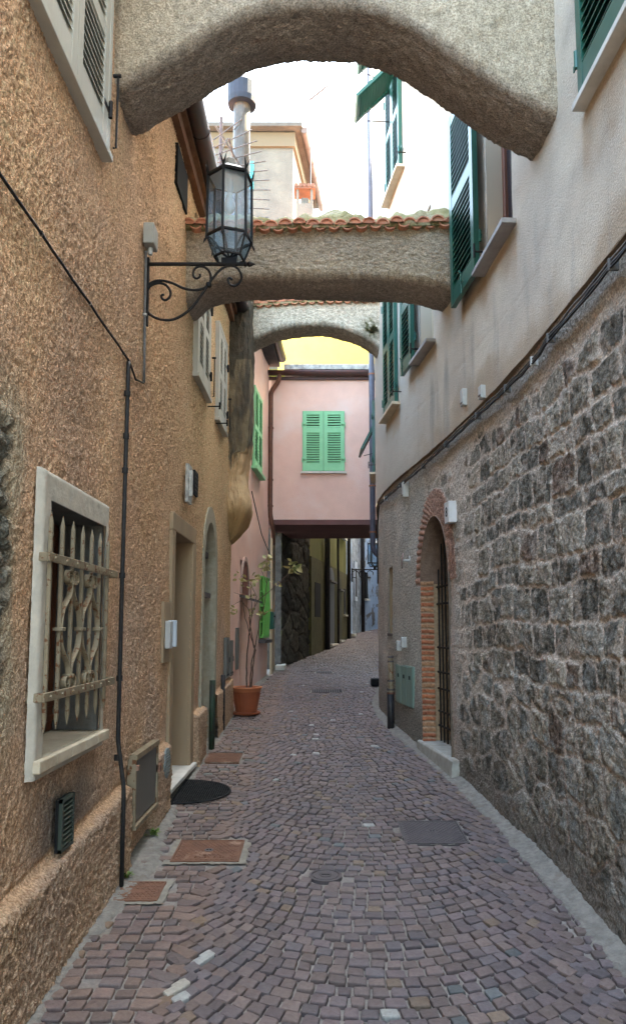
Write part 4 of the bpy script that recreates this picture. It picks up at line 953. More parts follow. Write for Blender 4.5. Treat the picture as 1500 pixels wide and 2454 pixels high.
q=FF(23.25,23.7,.045); b=MB(); b.box(0,q.len,0,.01,2.05,2.85,q); ww=b.build('window',black,gh); b=MB(); b.box(-.05,q.len+.05,0,.07,2.0,2.05,q); b.build('sill',whitem,ww)
q=FF(18.4,19.1,.045); b=MB(); b.box(0,q.len,0,.01,1.9,2.75,q); b.build('window',black,gh)
q=FF(22.7,23.8,.0); b=MB(); b.box(0,q.len,0,.10,4.40,4.46,q); b.build('balcony_slab',whitem,gh)
for k,(yy,rr,zt_) in enumerate(((19.85,.075,7.5),(21.75,.035,7.),(24.1,.06,7.5))):
    q=FF(yy,yy+.1,.10); pipe('far_downpipe',['black downpipe left of the grey arched door on the olive house','thin black pipe between the two arched doors of the olive house','dark downpipe at the far corner of the olive house'][k],[q(0,0,gz(yy)),q(0,0,zt_)],rr,pipem,group=None)
bh=far_house('skylight_tinted_house','narrow pale house, tinted blue for skylight, with a tall doorway beyond the olive house',[lxp(v) for v in(24.2,25,26)],8.5,mk('skylight_tinted_render',(.28,.38,.52),(.21,.29,.40),ns=2.5,rough=.9,col3=(.16,.16,.17),n3=(1.5,.52,.6)),.6)  # blue skylight put into the wall colour
q=FF(24.5,25.1,.02); b=MB(); b.box(0,q.len,0,.05,1.45,3.2,q); b.build('doorway_frame',mk('skylight_tinted_paint',(.45,.58,.75),rough=.6),bh); b=MB(); b.box(-.1,q.len+.1,0,.2,1.35,1.45,q); b.build('door_step',whitem,bh)  # frame colour carries the same blue skylight
b=MB(); b.box(.05,.4,.0,.02,3.9,4.7,q); b.build('window',black,bh)
sh=far_house('stone_faced_house','narrow rough stone house with a pale window frame at the bend',[lxp(v) for v in(26,27,27.9)],8.5,mk('grey_rubble_far',(.13,.14,.155),(.36,.41,.47),ns=4.5,rough=1,bump=(8,1,.05)),.6)  # stone colour leans blue to carry the skylight
q=FF(26.4,27.1,.02); b=MB(); b.box(0,q.len,0,.03,2.6,4.0,q); ww=b.build('window',mk('pale_frame2',(.45,.5,.58),rough=.8),sh); b=MB(); b.box(.15,q.len-.15,.03,.035,2.75,3.75,q); b.build('pane',black,ww)
q=FF(27.8,27.95,.12); pipe('far_downpipe','thick black downpipe at the stone house, left of the far lantern',[q(0,0,1.5),q(0,0,8)],.075,pipem)
eh=far_house('whitewashed_end_house','peeling whitewashed house closing the view where the alley bends',[(float(LX(27.9)),27.9),(2.3,29.9),(3.6,31.2),(8,31.1)],12,mk('peeling_whitewash',(.33,.43,.57),(.26,.34,.46),ns=2,rough=1,bump=(12,.8,.04),col3=(.15,.14,.13),n3=(2.2,.53,.57)),.6)  # whitewash tinted blue for skylight; unseen end extended to block the sun
t=Vector((2.3-float(LX(27.9)),2.0,0)).normalized(); q=Fr((float(LX(27.9)),27.9,0),t,(t.y,-t.x,0))
b=MB(); b.box(.55,.88,.0,.03,2.75,3.75,q); ww=b.build('window',black,eh); b=MB(); b.box(.5,.93,0,.1,2.68,2.75,q); b.build('sill',whitem,ww)
b=MB(); b.box(0,.4,-.2,.35,1.42,1.52,q); b.build('door_step',whitem,eh)
# unseen right side beyond the bend, raised and closed to block the sun
rh=thing('far_right_house','plain pale house on the hidden right side of the far alley, shaped to block the sun','house')
b=MB(); b.add([(x,y,z) for x,y in((1.42,14.3),(1.75,16.2),(2.3,19),(3.4,24),(4.6,29),(4.9,31.3)) for z in(.5,10.2)],[(2*i,2*i+1,2*i+3,2*i+2) for i in range(5)]); b.add([(6,14.3,-.2),(6,14.3,12),(14,34,12),(14,34,-.2)],[(0,1,2,3)]); b.build('wall',mk('pale_wall',(.5,.48,.45),rough=.95),rh)

def lantern(name,label,X0,Xc,Y,zarm,rad,zb,zm,ztp,rot,far=False):
    L=thing(name,label,'lantern','wall lanterns over the alley')
    br=MB(); P=lambda x,z: Vector((x,Y,z))
    br.tube([P(X0+.02,zarm),P(Xc+rad*.65,zarm)],.0125 if not far else .02,8)
    tip=Xc+rad*.65
    br.lathe(P(tip,zarm),[(.0125,0),(.019,.01),(.011,.02),(.02,.035),(.013,.05),(.001,.075)],8,axis=(1,0,0))
    br.box(X0-.02,X0+.022,Y-.016,Y+.016,zarm-.42,zarm+.04)
    if not far:
        c=lambda L_: [py_(320+a/4.6875,340+b_/4.6875,Y) for a,b_ in L_]
        def spl(pts,k=5):
            o=[]; n=len(pts)
            for i in range(n-1):
                p0,p1,p2,p3=pts[max(i-1,0)],pts[i],pts[i+1],pts[min(i+2,n-1)]
                for j in range(k):
                    t=j/k; o.append(.5*((2*p1)+(p2-p0)*t+(2*p0-5*p1+4*p2-p3)*t*t+(3*p1-p0-3*p2+p3)*t**3))
            return o+[pts[-1]]
        for pl in ([(150,1660),(170,1610),(220,1570),(300,1555),(420,1577),(560,1640),(680,1662),(780,1645),(850,1590),(870,1520),(850,1450),(800,1405),(740,1395),(690,1420),(668,1470),(680,1515),(715,1530),(745,1510),(745,1483)],
                   [(150,1680),(185,1620),(240,1590),(300,1583),(370,1610),(415,1680),(405,1740),(360,1775),(322,1757),(314,1722),(345,1712)],
                   [(142,1620),(142,1750),(150,1890),(220,1960),(330,1997),(450,1990),(570,1930),(680,1830),(760,1720),(840,1600),(920,1490),(1000,1415),(1090,1385),(1170,1420),(1212,1500),(1195,1570),(1140,1615),(1085,1600),(1060,1550),(1078,1525),(1110,1545)]):
            q=spl(c(pl)); n=len(q); br.tube(q,[.0095*(1-.25*i/n) for i in range(n)],8)
        p=c([(845,1603)])[0]; br.lathe(p-Vector((0,0,.018)),[(.0,0),(.018,.005),(.02,.018),(.018,.031),(0,.036)],10)
    else:
        for dx in(.1,.35,.6): br.tube([P(X0+dx+.12*math.cos(a),zarm-.16+.12*math.sin(a)) for a in np.linspace(0,5,14)],.012,5)
    br.build('bracket',iron,L,smooth=False)
    C=Vector((Xc,Y,0)); hexp=lambda r,z,o=0:[C+Vector((r*math.cos(R(rot+60*k+o)),r*math.sin(R(rot+60*k+o)),z)) for k in range(6)]
    A=hexp(rad,zm);B=hexp(rad*.97,ztp);D=hexp(rad*.66,zb); w_=rad*.074
    fm=MB()
    for k in range(6):
        fm.tube([A[k]-Vector((0,0,.02)),B[k]+Vector((0,0,.02))],w_,4)
        for ring,th in((A,.9),(B,1.1)): fm.tube([ring[k],ring[(k+1)%6]],w_*th,4)
        fm.tube([A[k],D[k]],w_*.7,4); fm.tube([D[k],D[(k+1)%6]],w_*.7,4)
        # curled feet, crown spikes
        o=(A[k]-Vector((Xc,Y,zm))).normalized()
        fm.tube([A[k]-Vector((0,0,.015)),A[k]+o*.012-Vector((0,0,.035)),A[k]+o*.022-Vector((0,0,.062))],[w_*.6,w_*.7,.001],5)
        fm.tube([C+Vector((0,0,zb+.005)),(A[k]+C+Vector((0,0,zb)))/2+Vector((0,0,-(zm-zb)*.42)) ,A[k]-Vector((0,0,.02))] if False else [A[k],A[k]*.72+Vector((Xc,Y,zm))*.28+Vector((0,0,-.02)),A[k]*.35+Vector((Xc,Y,zm))*.65-Vector((0,0,.09)),C+Vector((0,0,zb))],w_*.6,6)
        for sgn in(-1,1):
            tt=Vector((-o.y,o.x,0))*sgn
            fm.tube([B[k]+Vector((0,0,.01)),B[k]+o*.006+tt*.008+Vector((0,0,.04)),B[k]+o*.012+tt*.024+Vector((0,0,.085))],[w_*.7,w_*.6,.001],5)
    fm.box(Xc-.05,Xc+.05,Y-.012,Y+.012,zarm,zb+.004)
    fm.build('frame',iron,L)
    hood=MB(); r0=rad*.95
    rings=[(r0,ztp+.005),(r0*.62,ztp+.06),(r0*.30,ztp+.085),(r0*.28,ztp+.13),(.01,ztp+.15)]
    V_=[p for r,z in rings for p in hexp(r,z)]
    hood.add(V_,[(i*6+k,i*6+(k+1)%6,(i+1)*6+(k+1)%6,(i+1)*6+k) for i in range(4) for k in range(6)]); h=hood.build('hood',mk('pale_metal_hood',(.40,.40,.39),(.3,.3,.3),ns=12,rough=.5),L)
    rf=MB(); V_=hexp(rad*.90,ztp-.012)+hexp(rad*.28,ztp+.055); rf.add(V_,[(k,(k+1)%6,6+(k+1)%6,6+k) for k in range(6)]+[tuple(range(6,12))]); rf.build('reflector',mk('white_enamel',(.62,.60,.55),(.5,.48,.43),ns=14,rough=.4),L)
    bl=MB(); bl.lathe(C+Vector((0,0,ztp-.24)),[(.0,0),(.02,.004),(.033,.025),(.036,.05),(.032,.08),(.022,.105),(.017,.13),(.017,.17)],16); bl.build('bulb',mk('milk_glass',(.75,.75,.72),rough=.25,spec=.5),L,smooth=True)
    bl=MB(); bl.lathe(C+Vector((0,0,ztp-.105)),[(.02,0),(.022,.10)],12); bl.build('lamp_holder',plastic,L)
    gm=bpy.data.materials.get('lantern_glass') or bpy.data.materials.new('lantern_glass'); gm.use_nodes=True; t_=gm.node_tree
    if not t_.nodes.get('mixg'):
        t_.nodes.clear(); o_=N(t_,'ShaderNodeOutputMaterial'); mx=N(t_,'ShaderNodeMixShader'); mx.name='mixg'; tr=N(t_,'ShaderNodeBsdfTransparent'); gl=N(t_,'ShaderNodeBsdfGlossy'); df=N(t_,'ShaderNodeBsdfTranslucent'); m2=N(t_,'ShaderNodeMixShader')
        tr.inputs[0].default_value=(.60,.76,.90,1); gl.inputs['Roughness'].default_value=.08; gl.inputs[0].default_value=(.9,.95,1,1); df.inputs[0].default_value=(.55,.7,.8,1)
        mx.inputs[0].default_value=.14; m2.inputs[0].default_value=.10; t_.links.new(tr.outputs[0],mx.inputs[1]); t_.links.new(gl.outputs[0],mx.inputs[2]); t_.links.new(mx.outputs[0],m2.inputs[1]); t_.links.new(df.outputs[0],m2.inputs[2]); t_.links.new(m2.outputs[0],o_.inputs[0])
    for k in range(6):
        g=MB(); j=(k+1)%6; s=.93
        q=[A[k],A[j],B[j],B[k]]; cc=sum(q,Vector())/4; g.add([cc+(p-cc)*s for p in q],[(0,1,2,3)])
        q=[D[k],D[j],A[j],A[k]]; cc=sum(q,Vector())/4; g.add([cc+(p-cc)*s for p in q],[(0,1,2,3)])
        g.build('glass_pane',gm,L)
    return L
lantern('wall_lantern','large black hexagonal iron lantern on a scrolled bracket on the ochre wall',XL,-.585,4.7,3.983,.152,4.02,4.155,4.575,20)
L2=lantern('wall_lantern','small distant blue-lit lantern beyond the passage, just left of the downpipe elbow',1.15,1.92,25.5,3.62,.24,3.72,3.85,4.5,0,far=True)
# ============================================================ things fixed to the walls and standing on the street
# window grille
gri=thing('window_grille','grey painted wrought iron grille with rust spots over the white framed window','grille')
DG=.052
bars=[3.005+ .137*k for k in range(7)]
for k,y in enumerate(bars):
    b=MB(); r=.0105
    b.tube([FL(y,DG,1.19),FL(y,DG,1.235),FL(y,DG,2.03),FL(y,DG,2.075)],[.001,r,r,.001],4); b.build('bar',grille_m,gri)
def strap(z):
    b=MB(); y0,y1=2.94,3.95; t=.018
    b.box(y0,y1,DG+.013,DG+.022,z-t,z+t,FL); b.box(y0,y0+.009,-.0,DG+.013,z-t,z+t,FL); b.box(y1-.009,y1,-.0,DG+.013,z-t,z+t,FL)
    o=b.build('strap',grille_m,gri,bevel=.002)
    for y in bars:
        k=MB(); k.lathe(FL(y,DG+.022,z),[(.0065,0),(.0055,.004),(.001,.0065)],8,axis=(1,0,0)); k.build('rivet',grille_m,o)
ZT,ZB,ZM=1.885,1.335,1.60
strap(ZT);strap(ZB)
def scroll(ym,yc,top):
    s=1 if top else -1; zc=ZM+s*.185; e=1 if ym<yc else -1      # e: side on which the mid collar lies
    pts=[(ym+e*.006,ZM),(ym+e*.010,ZM+s*.03),(ym+e*.035,ZM+s*.085),(yc-e*.025,ZM+s*.145),(yc-e*.008,ZM+s*.19),(yc-e*.006,ZM+s*.225)]
    # curl outward, back to the side it came from
    cx,cz=yc-e*.040,ZM+s*.222
    sp=[]
    for i in range(22):
        a=i/21*PI*2.6; r=.036*(1-.70*i/21); sp.append((cx+e*r*math.cos(a),cz+s*r*math.sin(a)))
    pts=pts[:-1]+sp
    P=[Vector((0,a,b_)) for a,b_ in pts]; out=[]
    for i in range(len(P)-1):
        p0,p1,p2,p3=P[max(i-1,0)],P[i],P[i+1],P[min(i+2,len(P)-1)]
        for j in range(3):
            t=j/3; out.append(.5*((2*p1)+(p2-p0)*t+(2*p0-5*p1+4*p2-p3)*t*t+(3*p1-p0-3*p2+p3)*t**3))
    out.append(P[-1])
    b=MB(); b.ribbon([FL(p.y,DG,p.z) for p in out],(.025,0,0),.005); b.build('scroll',grille_m,gri)
for yc_,m0,m1 in((bars[2],bars[1],bars[3]),(bars[4],bars[3],bars[5])):
    for tp in(True,False): scroll(m0,yc_,tp); scroll(m1,yc_,tp)
for (y,z) in((bars[1],ZM),(bars[3],ZM),(bars[5],ZM),(bars[2],ZM+.2),(bars[4],ZM+.2),(bars[2],ZM-.2),(bars[4],ZM-.2)):
    b=MB(); b.box(y-.021,y+.021,DG-.021,DG+.021,z-.008,z+.008,FL); b.build('collar',grille_m,gri,bevel=.002)

def cable(name,label,pts,r,mat,n=40,sag=.004,clips=True,cat='cable'):
    P=[Vector(p) for p in pts]; out=[]
    L=sum((P[i+1]-P[i]).length for i in range(len(P)-1)); rn=random.Random(len(name)+int(L*100))
    for i in range(len(P)-1):
        k=max(1,int((P[i+1]-P[i]).length/.12))
        for j in range(k):
            p=P[i].lerp(P[i+1],j/k)
            if out and 0<j: p=p+Vector((0,0,rn.uniform(-sag,sag)))
            out.append(p)
    out.append(P[-1]); t=thing(name,label,cat); b=MB(); b.tube(out,r,6); b.build('run',mat,t,smooth=True)
    if clips:
        for i in range(3,len(out)-2,5):
            k=MB(); k.lathe(out[i]-(out[i+1]-out[i]).normalized()*.006,[(r*1.5,0),(r*1.5,.012)],6,axis=(out[i+1]-out[i])); k.build('clip',plastic if i%2 else cablel,t)
    return t
d=.022
cable('wall_cable','grey and black cable running level along the ochre wall above the grilled window',[FL(1.8,d,3.19),FL(2.6,d,3.175),FL(4.26,d,3.165),FL(4.40,d+.006,3.10),FL(4.62,d,3.155)],.0065,cablem)
cable('wall_cable','pair of thin cables dropping from the grey junction box beside the lantern bracket',[FL(4.60,d,4.02),FL(4.61,d,3.6),FL(4.63,d,3.30),FL(4.63,d,3.16)],.010,cablel,sag=.001)
pipe('conduit_pipe','thin black conduit pipe running down the ochre wall right of the grilled window',bend([FL(4.26,.02,3.16),FL(4.215,.03,3.12),FL(4.205,.03,1.9),FL(4.19,.035,1.0),FL(4.185,.075,.74),FL(4.18,.078,gz(4.2))],.03),.012,cablem,[FL(4.205,.03,z) for z in(2.95,2.7,2.5,1.9,1.33,.9)],cat='pipe',flr=1.45)
jb=thing('junction_box','grey plastic junction box above the lantern bracket on the ochre wall','junction box')
b=MB(); b.box(4.53,4.66,.015,.085,4.04,4.18,FL); b.build('housing',mk('grey_plastic',(.36,.35,.31),(.30,.29,.26),ns=7,rough=.5),jb,bevel=.008,seg=2); b=MB(); b.lathe(FL(4.6,.05,3.995),[(.013,0),(.016,.01),(.016,.045)],10); b.build('gland',plastic,jb)
# air vents, hatch, round grid
vt=thing('vent_grille','small dark green louvred vent low on the ochre wall under the grilled window','vent')
b=MB(); b.box(3.27,3.43,.02,.034,.66,.88,FL); b.build('backplate',black,vt); b=MB()
for a,c,e,f2 in((3.27,3.285,.66,.88),(3.415,3.43,.66,.88)): b.box(a,c,.034,.05,e,f2,FL)
b.box(3.27,3.43,.034,.0495,.66,.675,FL); b.box(3.27,3.43,.034,.0495,.865,.88,FL)
for k in range(9):
    z=.682+k*.0205; b.add([FL(a,dd,zz) for a in(3.285,3.415) for dd,zz in((.036,z+.008),(.049,z),(.049,z+.004),(.036,z+.012))],[(0,1,2,3),(7,6,5,4),(0,4,5,1),(1,5,6,2),(2,6,7,3),(3,7,4,0)])
b.build('louvres',mk('dark_green_plastic',(.03,.045,.035),rough=.45,spec=.5),vt)
ht=thing('meter_hatch','grey sheet metal meter hatch low in the ochre wall beside the doorstep','hatch')
b=MB(); b.box(4.50,5.08,.045,.060,.47,.84,FL); b.build('door',greym,ht,bevel=.004); b=MB()
b.box(4.48,5.10,.03,.075,.84,.87,FL); b.box(4.48,4.50,.02,.07,.46,.84,FL); b.box(5.08,5.10,.02,.07,.46,.84,FL); b.box(4.48,5.10,.03,.078,.44,.465,FL); b.build('frame',grille_m,ht)
b=MB(); b.box(5.08,5.13,.06,.085,.66,.71,FL); b.box(4.47,4.50,.07,.085,.78,.81,FL); b.build('hinge',rustm,ht)
rg=thing('round_vent','small round ribbed vent low on the ochre wall next to the doorstep','vent')
b=MB(); b.lathe(FL(5.42,.055,.66),[(.105,0),(.105,.012),(.09,.016),(.09,.008),(0,.008)],20,axis=(1,0,0)); b.build('rim',mk('grey_plastic2',(.20,.23,.22),rough=.5),rg); b=MB()
for k in range(9):
    z=.66-.08+k*.02; hw=math.sqrt(max(0,.088**2-(z-.66)**2)); b.box(5.42-hw,5.42+hw,.063,.072,z-.005,z+.005,FL)
b.build('ribs',mk('grey_plastic3',(.26,.30,.29),rough=.5),rg)
b=MB(); b.box(5.66,6.80,-.30,.055,.395,.432,FL); ds_=b.build('doorstep',whitem,None,bevel=.006,seg=2); tag(ds_,'thin white stone doorstep slab at the recessed door in the ochre wall','doorstep')
ic=thing('intercom','white plastic door intercom with a lifted cover beside the recessed doorway','intercom')
b=MB(); b.box(5.46,5.56,.02,.06,1.46,1.66,FL); b.build('body',plastic,ic,bevel=.004); b=MB(); b.box(5.565,5.59,.02,.085,1.47,1.665,FL); b.build('cover',mk('translucent_plastic',(.42,.46,.50),rough=.3),ic,bevel=.004)
b=MB(); b.box(5.42,5.66,.0,.022,1.36,1.80,FL); b.build('patch',tan_pl,ic)
pa=thing('old_lamp_bracket','peeling white board fixed high on the ochre wall above the recessed door','wall fitting')
b=MB(); b.box(6.12,6.30,.03,.055,2.65,2.97,FL); b.box(6.16,6.20,.055,.08,2.7,2.92,FL); b.build('board',mk('peeling_white',(.55,.54,.5),(.25,.25,.23),ns=22,rough=.8),pa)
av=thing('air_brick','small black perforated air brick high on the ochre wall right of the peeling board','vent')
b=MB(); b.box(6.60,6.78,.008,.018,2.80,3.02,FL); b.build('plate',black,av); b=MB()
for k in range(6): b.box(6.60,6.78,.018,.028,2.80+k*.04,2.812+k*.04,FL)
for k in range(5): b.box(6.60+k*.042,6.610+k*.042,.019,.030,2.80,3.02,FL)
b.build('bars',cablem,av)
pipe('standpipe','short dark green pipe against the ochre wall nearer the recessed door',[FL(7.62,.07,gz(7.6)),FL(7.62,.07,gz(7.6)+.68)],.030,mk('mossy_green_pipe',(.02,.05,.025),(.03,.03,.025),ns=9,rough=.5),[],cat='pipe')
pipe('standpipe','short black pipe against the ochre wall nearer the flower pot',[FL(8.62,.05,gz(8.6)),FL(8.62,.05,gz(8.6)+.62)],.026,pipem,[],cat='pipe')
for k,(a,lab) in enumerate(((8.95,'left grey meter panel behind the short black pipe'),(9.35,'right grey meter panel just before the pink wall'))):
    m=thing('utility_cabinet',lab,'cabinet','grey utility cabinets'); b=MB(); b.box(a,a+.28,.01,.05,1.02,1.50-.04*k,FL); b.build('cover',greym,m,bevel=.004); b=MB(); b.box(a+.02,a+.26,.05,.056,1.05,1.07,FL); b.box(a+.25,a+.26,.05,.06,1.2,1.26,FL); b.build('latch',cablem,m)
m=thing('slim_cabinet','narrow grey panel low on the pink wall behind the flower pot','meter panel'); f=FP(10.3,10.6); b=MB(); b.box(0,.24,0,.03,1.05,1.62,f); b.build('cover',greym,m,bevel=.004)

# right wall fittings
def onr(Y,off,z): return Vector((float(XR(Y))-off,Y,z))
Ys=np.arange(1.9,9.7,.11)
rn=random.Random(9)
t=thing('cable_bundle','thick dark cable bundle following the curved wall under the smooth plaster edge','cable')
for j,(rr,dz_,m_) in enumerate(((.010,0,cablem),(.006,.020,cablel),(.006,-.016,cablem))):
    pts=[onr(y,.035+.004*j,3.205+dz_+.02*math.sin(y*1.3)+rn.uniform(-.006,.006)+(.03 if y<4.2 else 0)) for y in Ys]; 
    if j==0: pts+= [onr(9.8,.03,3.15),onr(9.95,.03,2.9),onr(9.95,.03,2.2)]
    b=MB(); b.tube(pts,rr,7); b.build('cable',m_,t,smooth=True)
for y in(3.2,4.05,4.35,4.9,5.6,6.5,7.3,8.2,9.1):
    b=MB(); p=onr(y,.035,3.205+.02*math.sin(y*1.3)+(.03 if y<4.2 else 0)); b.box(p.x-.016,p.x+.03,y-.008,y+.008,p.z-.024,p.z+.030); b.build('clip',plastic if y in(4.35,9.1) else cablel,t)
for (y0,z0,h_,lab) in((5.90,3.40,.14,'taller white box on the smooth plaster edge above the rubble stone'),(5.42,3.31,.10,'small white plastic box beside the cable bundle, nearest of the wall boxes'),(8.0,3.02,.17,'white plastic box under the cable bundle, above and left of the brick arch')):
    m=thing('white_wall_box',lab,'wall box','small white boxes on the right wall'); f=FRr(y0,y0+.1,.022); b=MB(); b.box(0,.07,-.03,.035,z0,z0+h_,f); b.build('housing',plastic,m,bevel=.006,seg=2); b=MB(); b.box(.01,.06,.035,.04,z0+.02,z0+.03,f); b.build('cover_line',cablel,m)
for (y0,z0,lab) in((8.36,1.36,'slim white sensor, lower left of the pair above the green meter cabinet'),(8.14,1.40,'slim white sensor, upper right of the pair above the green meter cabinet')):
    m=thing('white_sensor',lab,'sensor','pair of slim white sensors'); f=FRr(y0,y0+.06,-.0); b=MB(); b.box(0,.045,-.03,.06,z0,z0+.115,f); b.build('housing',plastic,m,bevel=.012,seg=3); b=MB(); b.box(.015,.03,.06,.063,z0+.01,z0+.02,f); b.build('eye',cablem,m)
mc=thing('meter_cabinet','grey green three-door meter cabinet low on the right wall beside the brick arch','meter cabinet'); f=FRr(7.86,8.62,-.005); b=MB(); b.box(0,f.len,-.05,.015,.78,1.21,f); gc=b.build('body',mk('grey_green_paint',(.20,.29,.24),(.16,.24,.20),ns=8,rough=.5,streak=True),mc,bevel=.003)
for k in range(3):
    w3=f.len/3; b=MB(); b.box(k*w3+.006,(k+1)*w3-.006,.015,.026,.79,1.20,f); dd=b.build('door',gc.data.materials[0],mc,bevel=.003); b=MB()
    for q in range(4): b.box(k*w3+.09+q*.02,k*w3+.097+q*.02,.026,.028,1.07,1.11,f)
    b.build('slots',black,dd)
t=pipe('right_downpipe','short grey and black drain pipe at the right wall beside the green meter cabinet',[onr(8.74,.055,gz(8.7)),onr(8.74,.055,.86)],.042,pipem,[],cat='downpipe'); b=MB(); b.tube([onr(8.74,.05,.86),onr(8.74,.05,1.27)],.030,12); b.build('upper_pipe',grille_m,t); 
for z,r_ in((.86,.046),(.90,.046),(1.0,.04),(1.22,.036),(1.27,.036)):
    b=MB(); b.lathe(onr(8.74,.052,z),[(r_,0),(r_,.02)],12); b.build('collar',copper if z==.86 else castm,t)
pt=onr(8.0,0,0)
mr=thing('round_convex_plate','small glossy brown and white disc jutting from the wall left of the brick arch','wall fitting'); c=Vector((float(XR(8.0))-.075,8.0,2.33)); b=MB(); ax=Vector((-.30,-1,.12)); b.lathe(c,[(.0,.012),(.05,.008),(.085,-.002),(.088,-.010),(0,-.010)],20,axis=(-1,.12,.10)); b.build('disc',mk('glossy_brown',(.16,.05,.03),(.5,.48,.45),ns=3,rough=.15,spec=.8),mr,smooth=True); b=MB(); b.tube([c,c+Vector((.12,0,0))],.014,8); b.lathe(c+Vector((.07,0,-.0)),[(.05,0),(.05,.02),(0,.02)],16,axis=(1,0,0)); b.build('stem',plastic,mr)
npl=thing('house_number_plate','thick white house number tile beside the top of the brick arch','number plate'); f=FRr(6.38,6.52,-.0); b=MB(); b.box(0,.14,-.05,.055,2.515,2.70,f); b.build('tile',mk('white_tile',(.66,.66,.66),(.55,.55,.54),ns=9,rough=.4),npl,bevel=.003)
def text(body,name,mat,size,M,parent,ext=.0015):
    cu=bpy.data.curves.new(name,'FONT'); cu.body=body; cu.size=size; cu.extrude=ext; cu.align_x='CENTER'; cu.align_y='CENTER'
    o=bpy.data.objects.new(name,cu); COL.objects.link(o); dg=bpy.context.evaluated_depsgraph_get(); me=bpy.data.meshes.new_from_object(o.evaluated_get(dg)); bpy.data.objects.remove(o)
    me.transform(M); return link(name,me,mat,parent)
def basis(o,x,y,z): 
    m=Matrix((x,y,z)).transposed().to_4x4(); m.translation=o; return m
nx=f.t*-1
text('8','numeral',cablem,.12,basis(f(.07,.0565,2.607),-f.t,Vector((0,0,1)),-f.t.cross(Vector((0,0,1)))),npl)
# tall painted downpipe beyond the bend with an elbow
pipe('tall_downpipe','tall blue-grey downpipe rising past the pink house with an elbow at its foot',bend([(.985,13.5,12.6),(.985,13.5,3.30),(.985,13.5,3.02),(1.16,13.5,2.86)],.10),.052,pipeblue,[(.985,13.5,z) for z in(9.0,6.3,4.2,3.35)],cm=mk('rusty_clamp',(.25,.10,.06),rough=.8),flr=1.25)
b=MB(); b.box(.86,1.02,12.35,12.62,gz(12.5),gz(12.5)+.12); blk=b.build('black_block',black,None,bevel=.02,seg=2); tag(blk,'small dark block on the paving at the bend of the right wall','block')
# little weeds
def weed(name,label,c,n,h,mat,seed,fl=False):
    rn=random.Random(seed); b=MB()
    for k in range(n):
        a=rn.uniform(0,2*PI); l=h*rn.uniform(.5,1.2); w_=l*.16; o=Vector(c)+Vector((rn.uniform(-1,1),rn.uniform(-1,1),0))*h*.35; d_=Vector((math.cos(a),math.sin(a),rn.uniform(.3,1.6))).normalized(); s_=d_.cross(Vector((0,0,1))).normalized()*w_
        m=o+d_*l*.55; e=o+d_*l+Vector((0,0,-l*.25)); b.add([o-s_*.3,o+s_*.3,m+s_,m-s_,e],[(0,1,2,3),(3,2,4)])
    o=b.build(name,mat); tag(o,label,'plant'); return o
wm=mk('weed_green',(.10,.17,.04),(.16,.2,.06),ns=20,rough=.8)
weed('weed','tiny weed at the foot of the ochre wall beside the conduit pipe',(-1.06,4.3,gz(4.3)+.01),26,.05,wm,1)
weed('weed','tiny weed at the foot of the ochre wall below the meter hatch',(-1.06,5.0,gz(5)+.01),26,.06,wm,2)
weed('grass_tuft','yellow green grass tuft in the roof corner beside the yellow wall',(-.62,15.4,6.72),60,.42,mk('yellow_grass',(.35,.38,.08),(.25,.3,.05),ns=9,rough=.8),3)
weed('wall_plant','small dry moss plant clinging to the farthest arch near its right end',(.70,9.52,5.50),90,.09,mk('dry_moss',(.09,.10,.045),(.2,.17,.1),ns=20,rough=1),4)

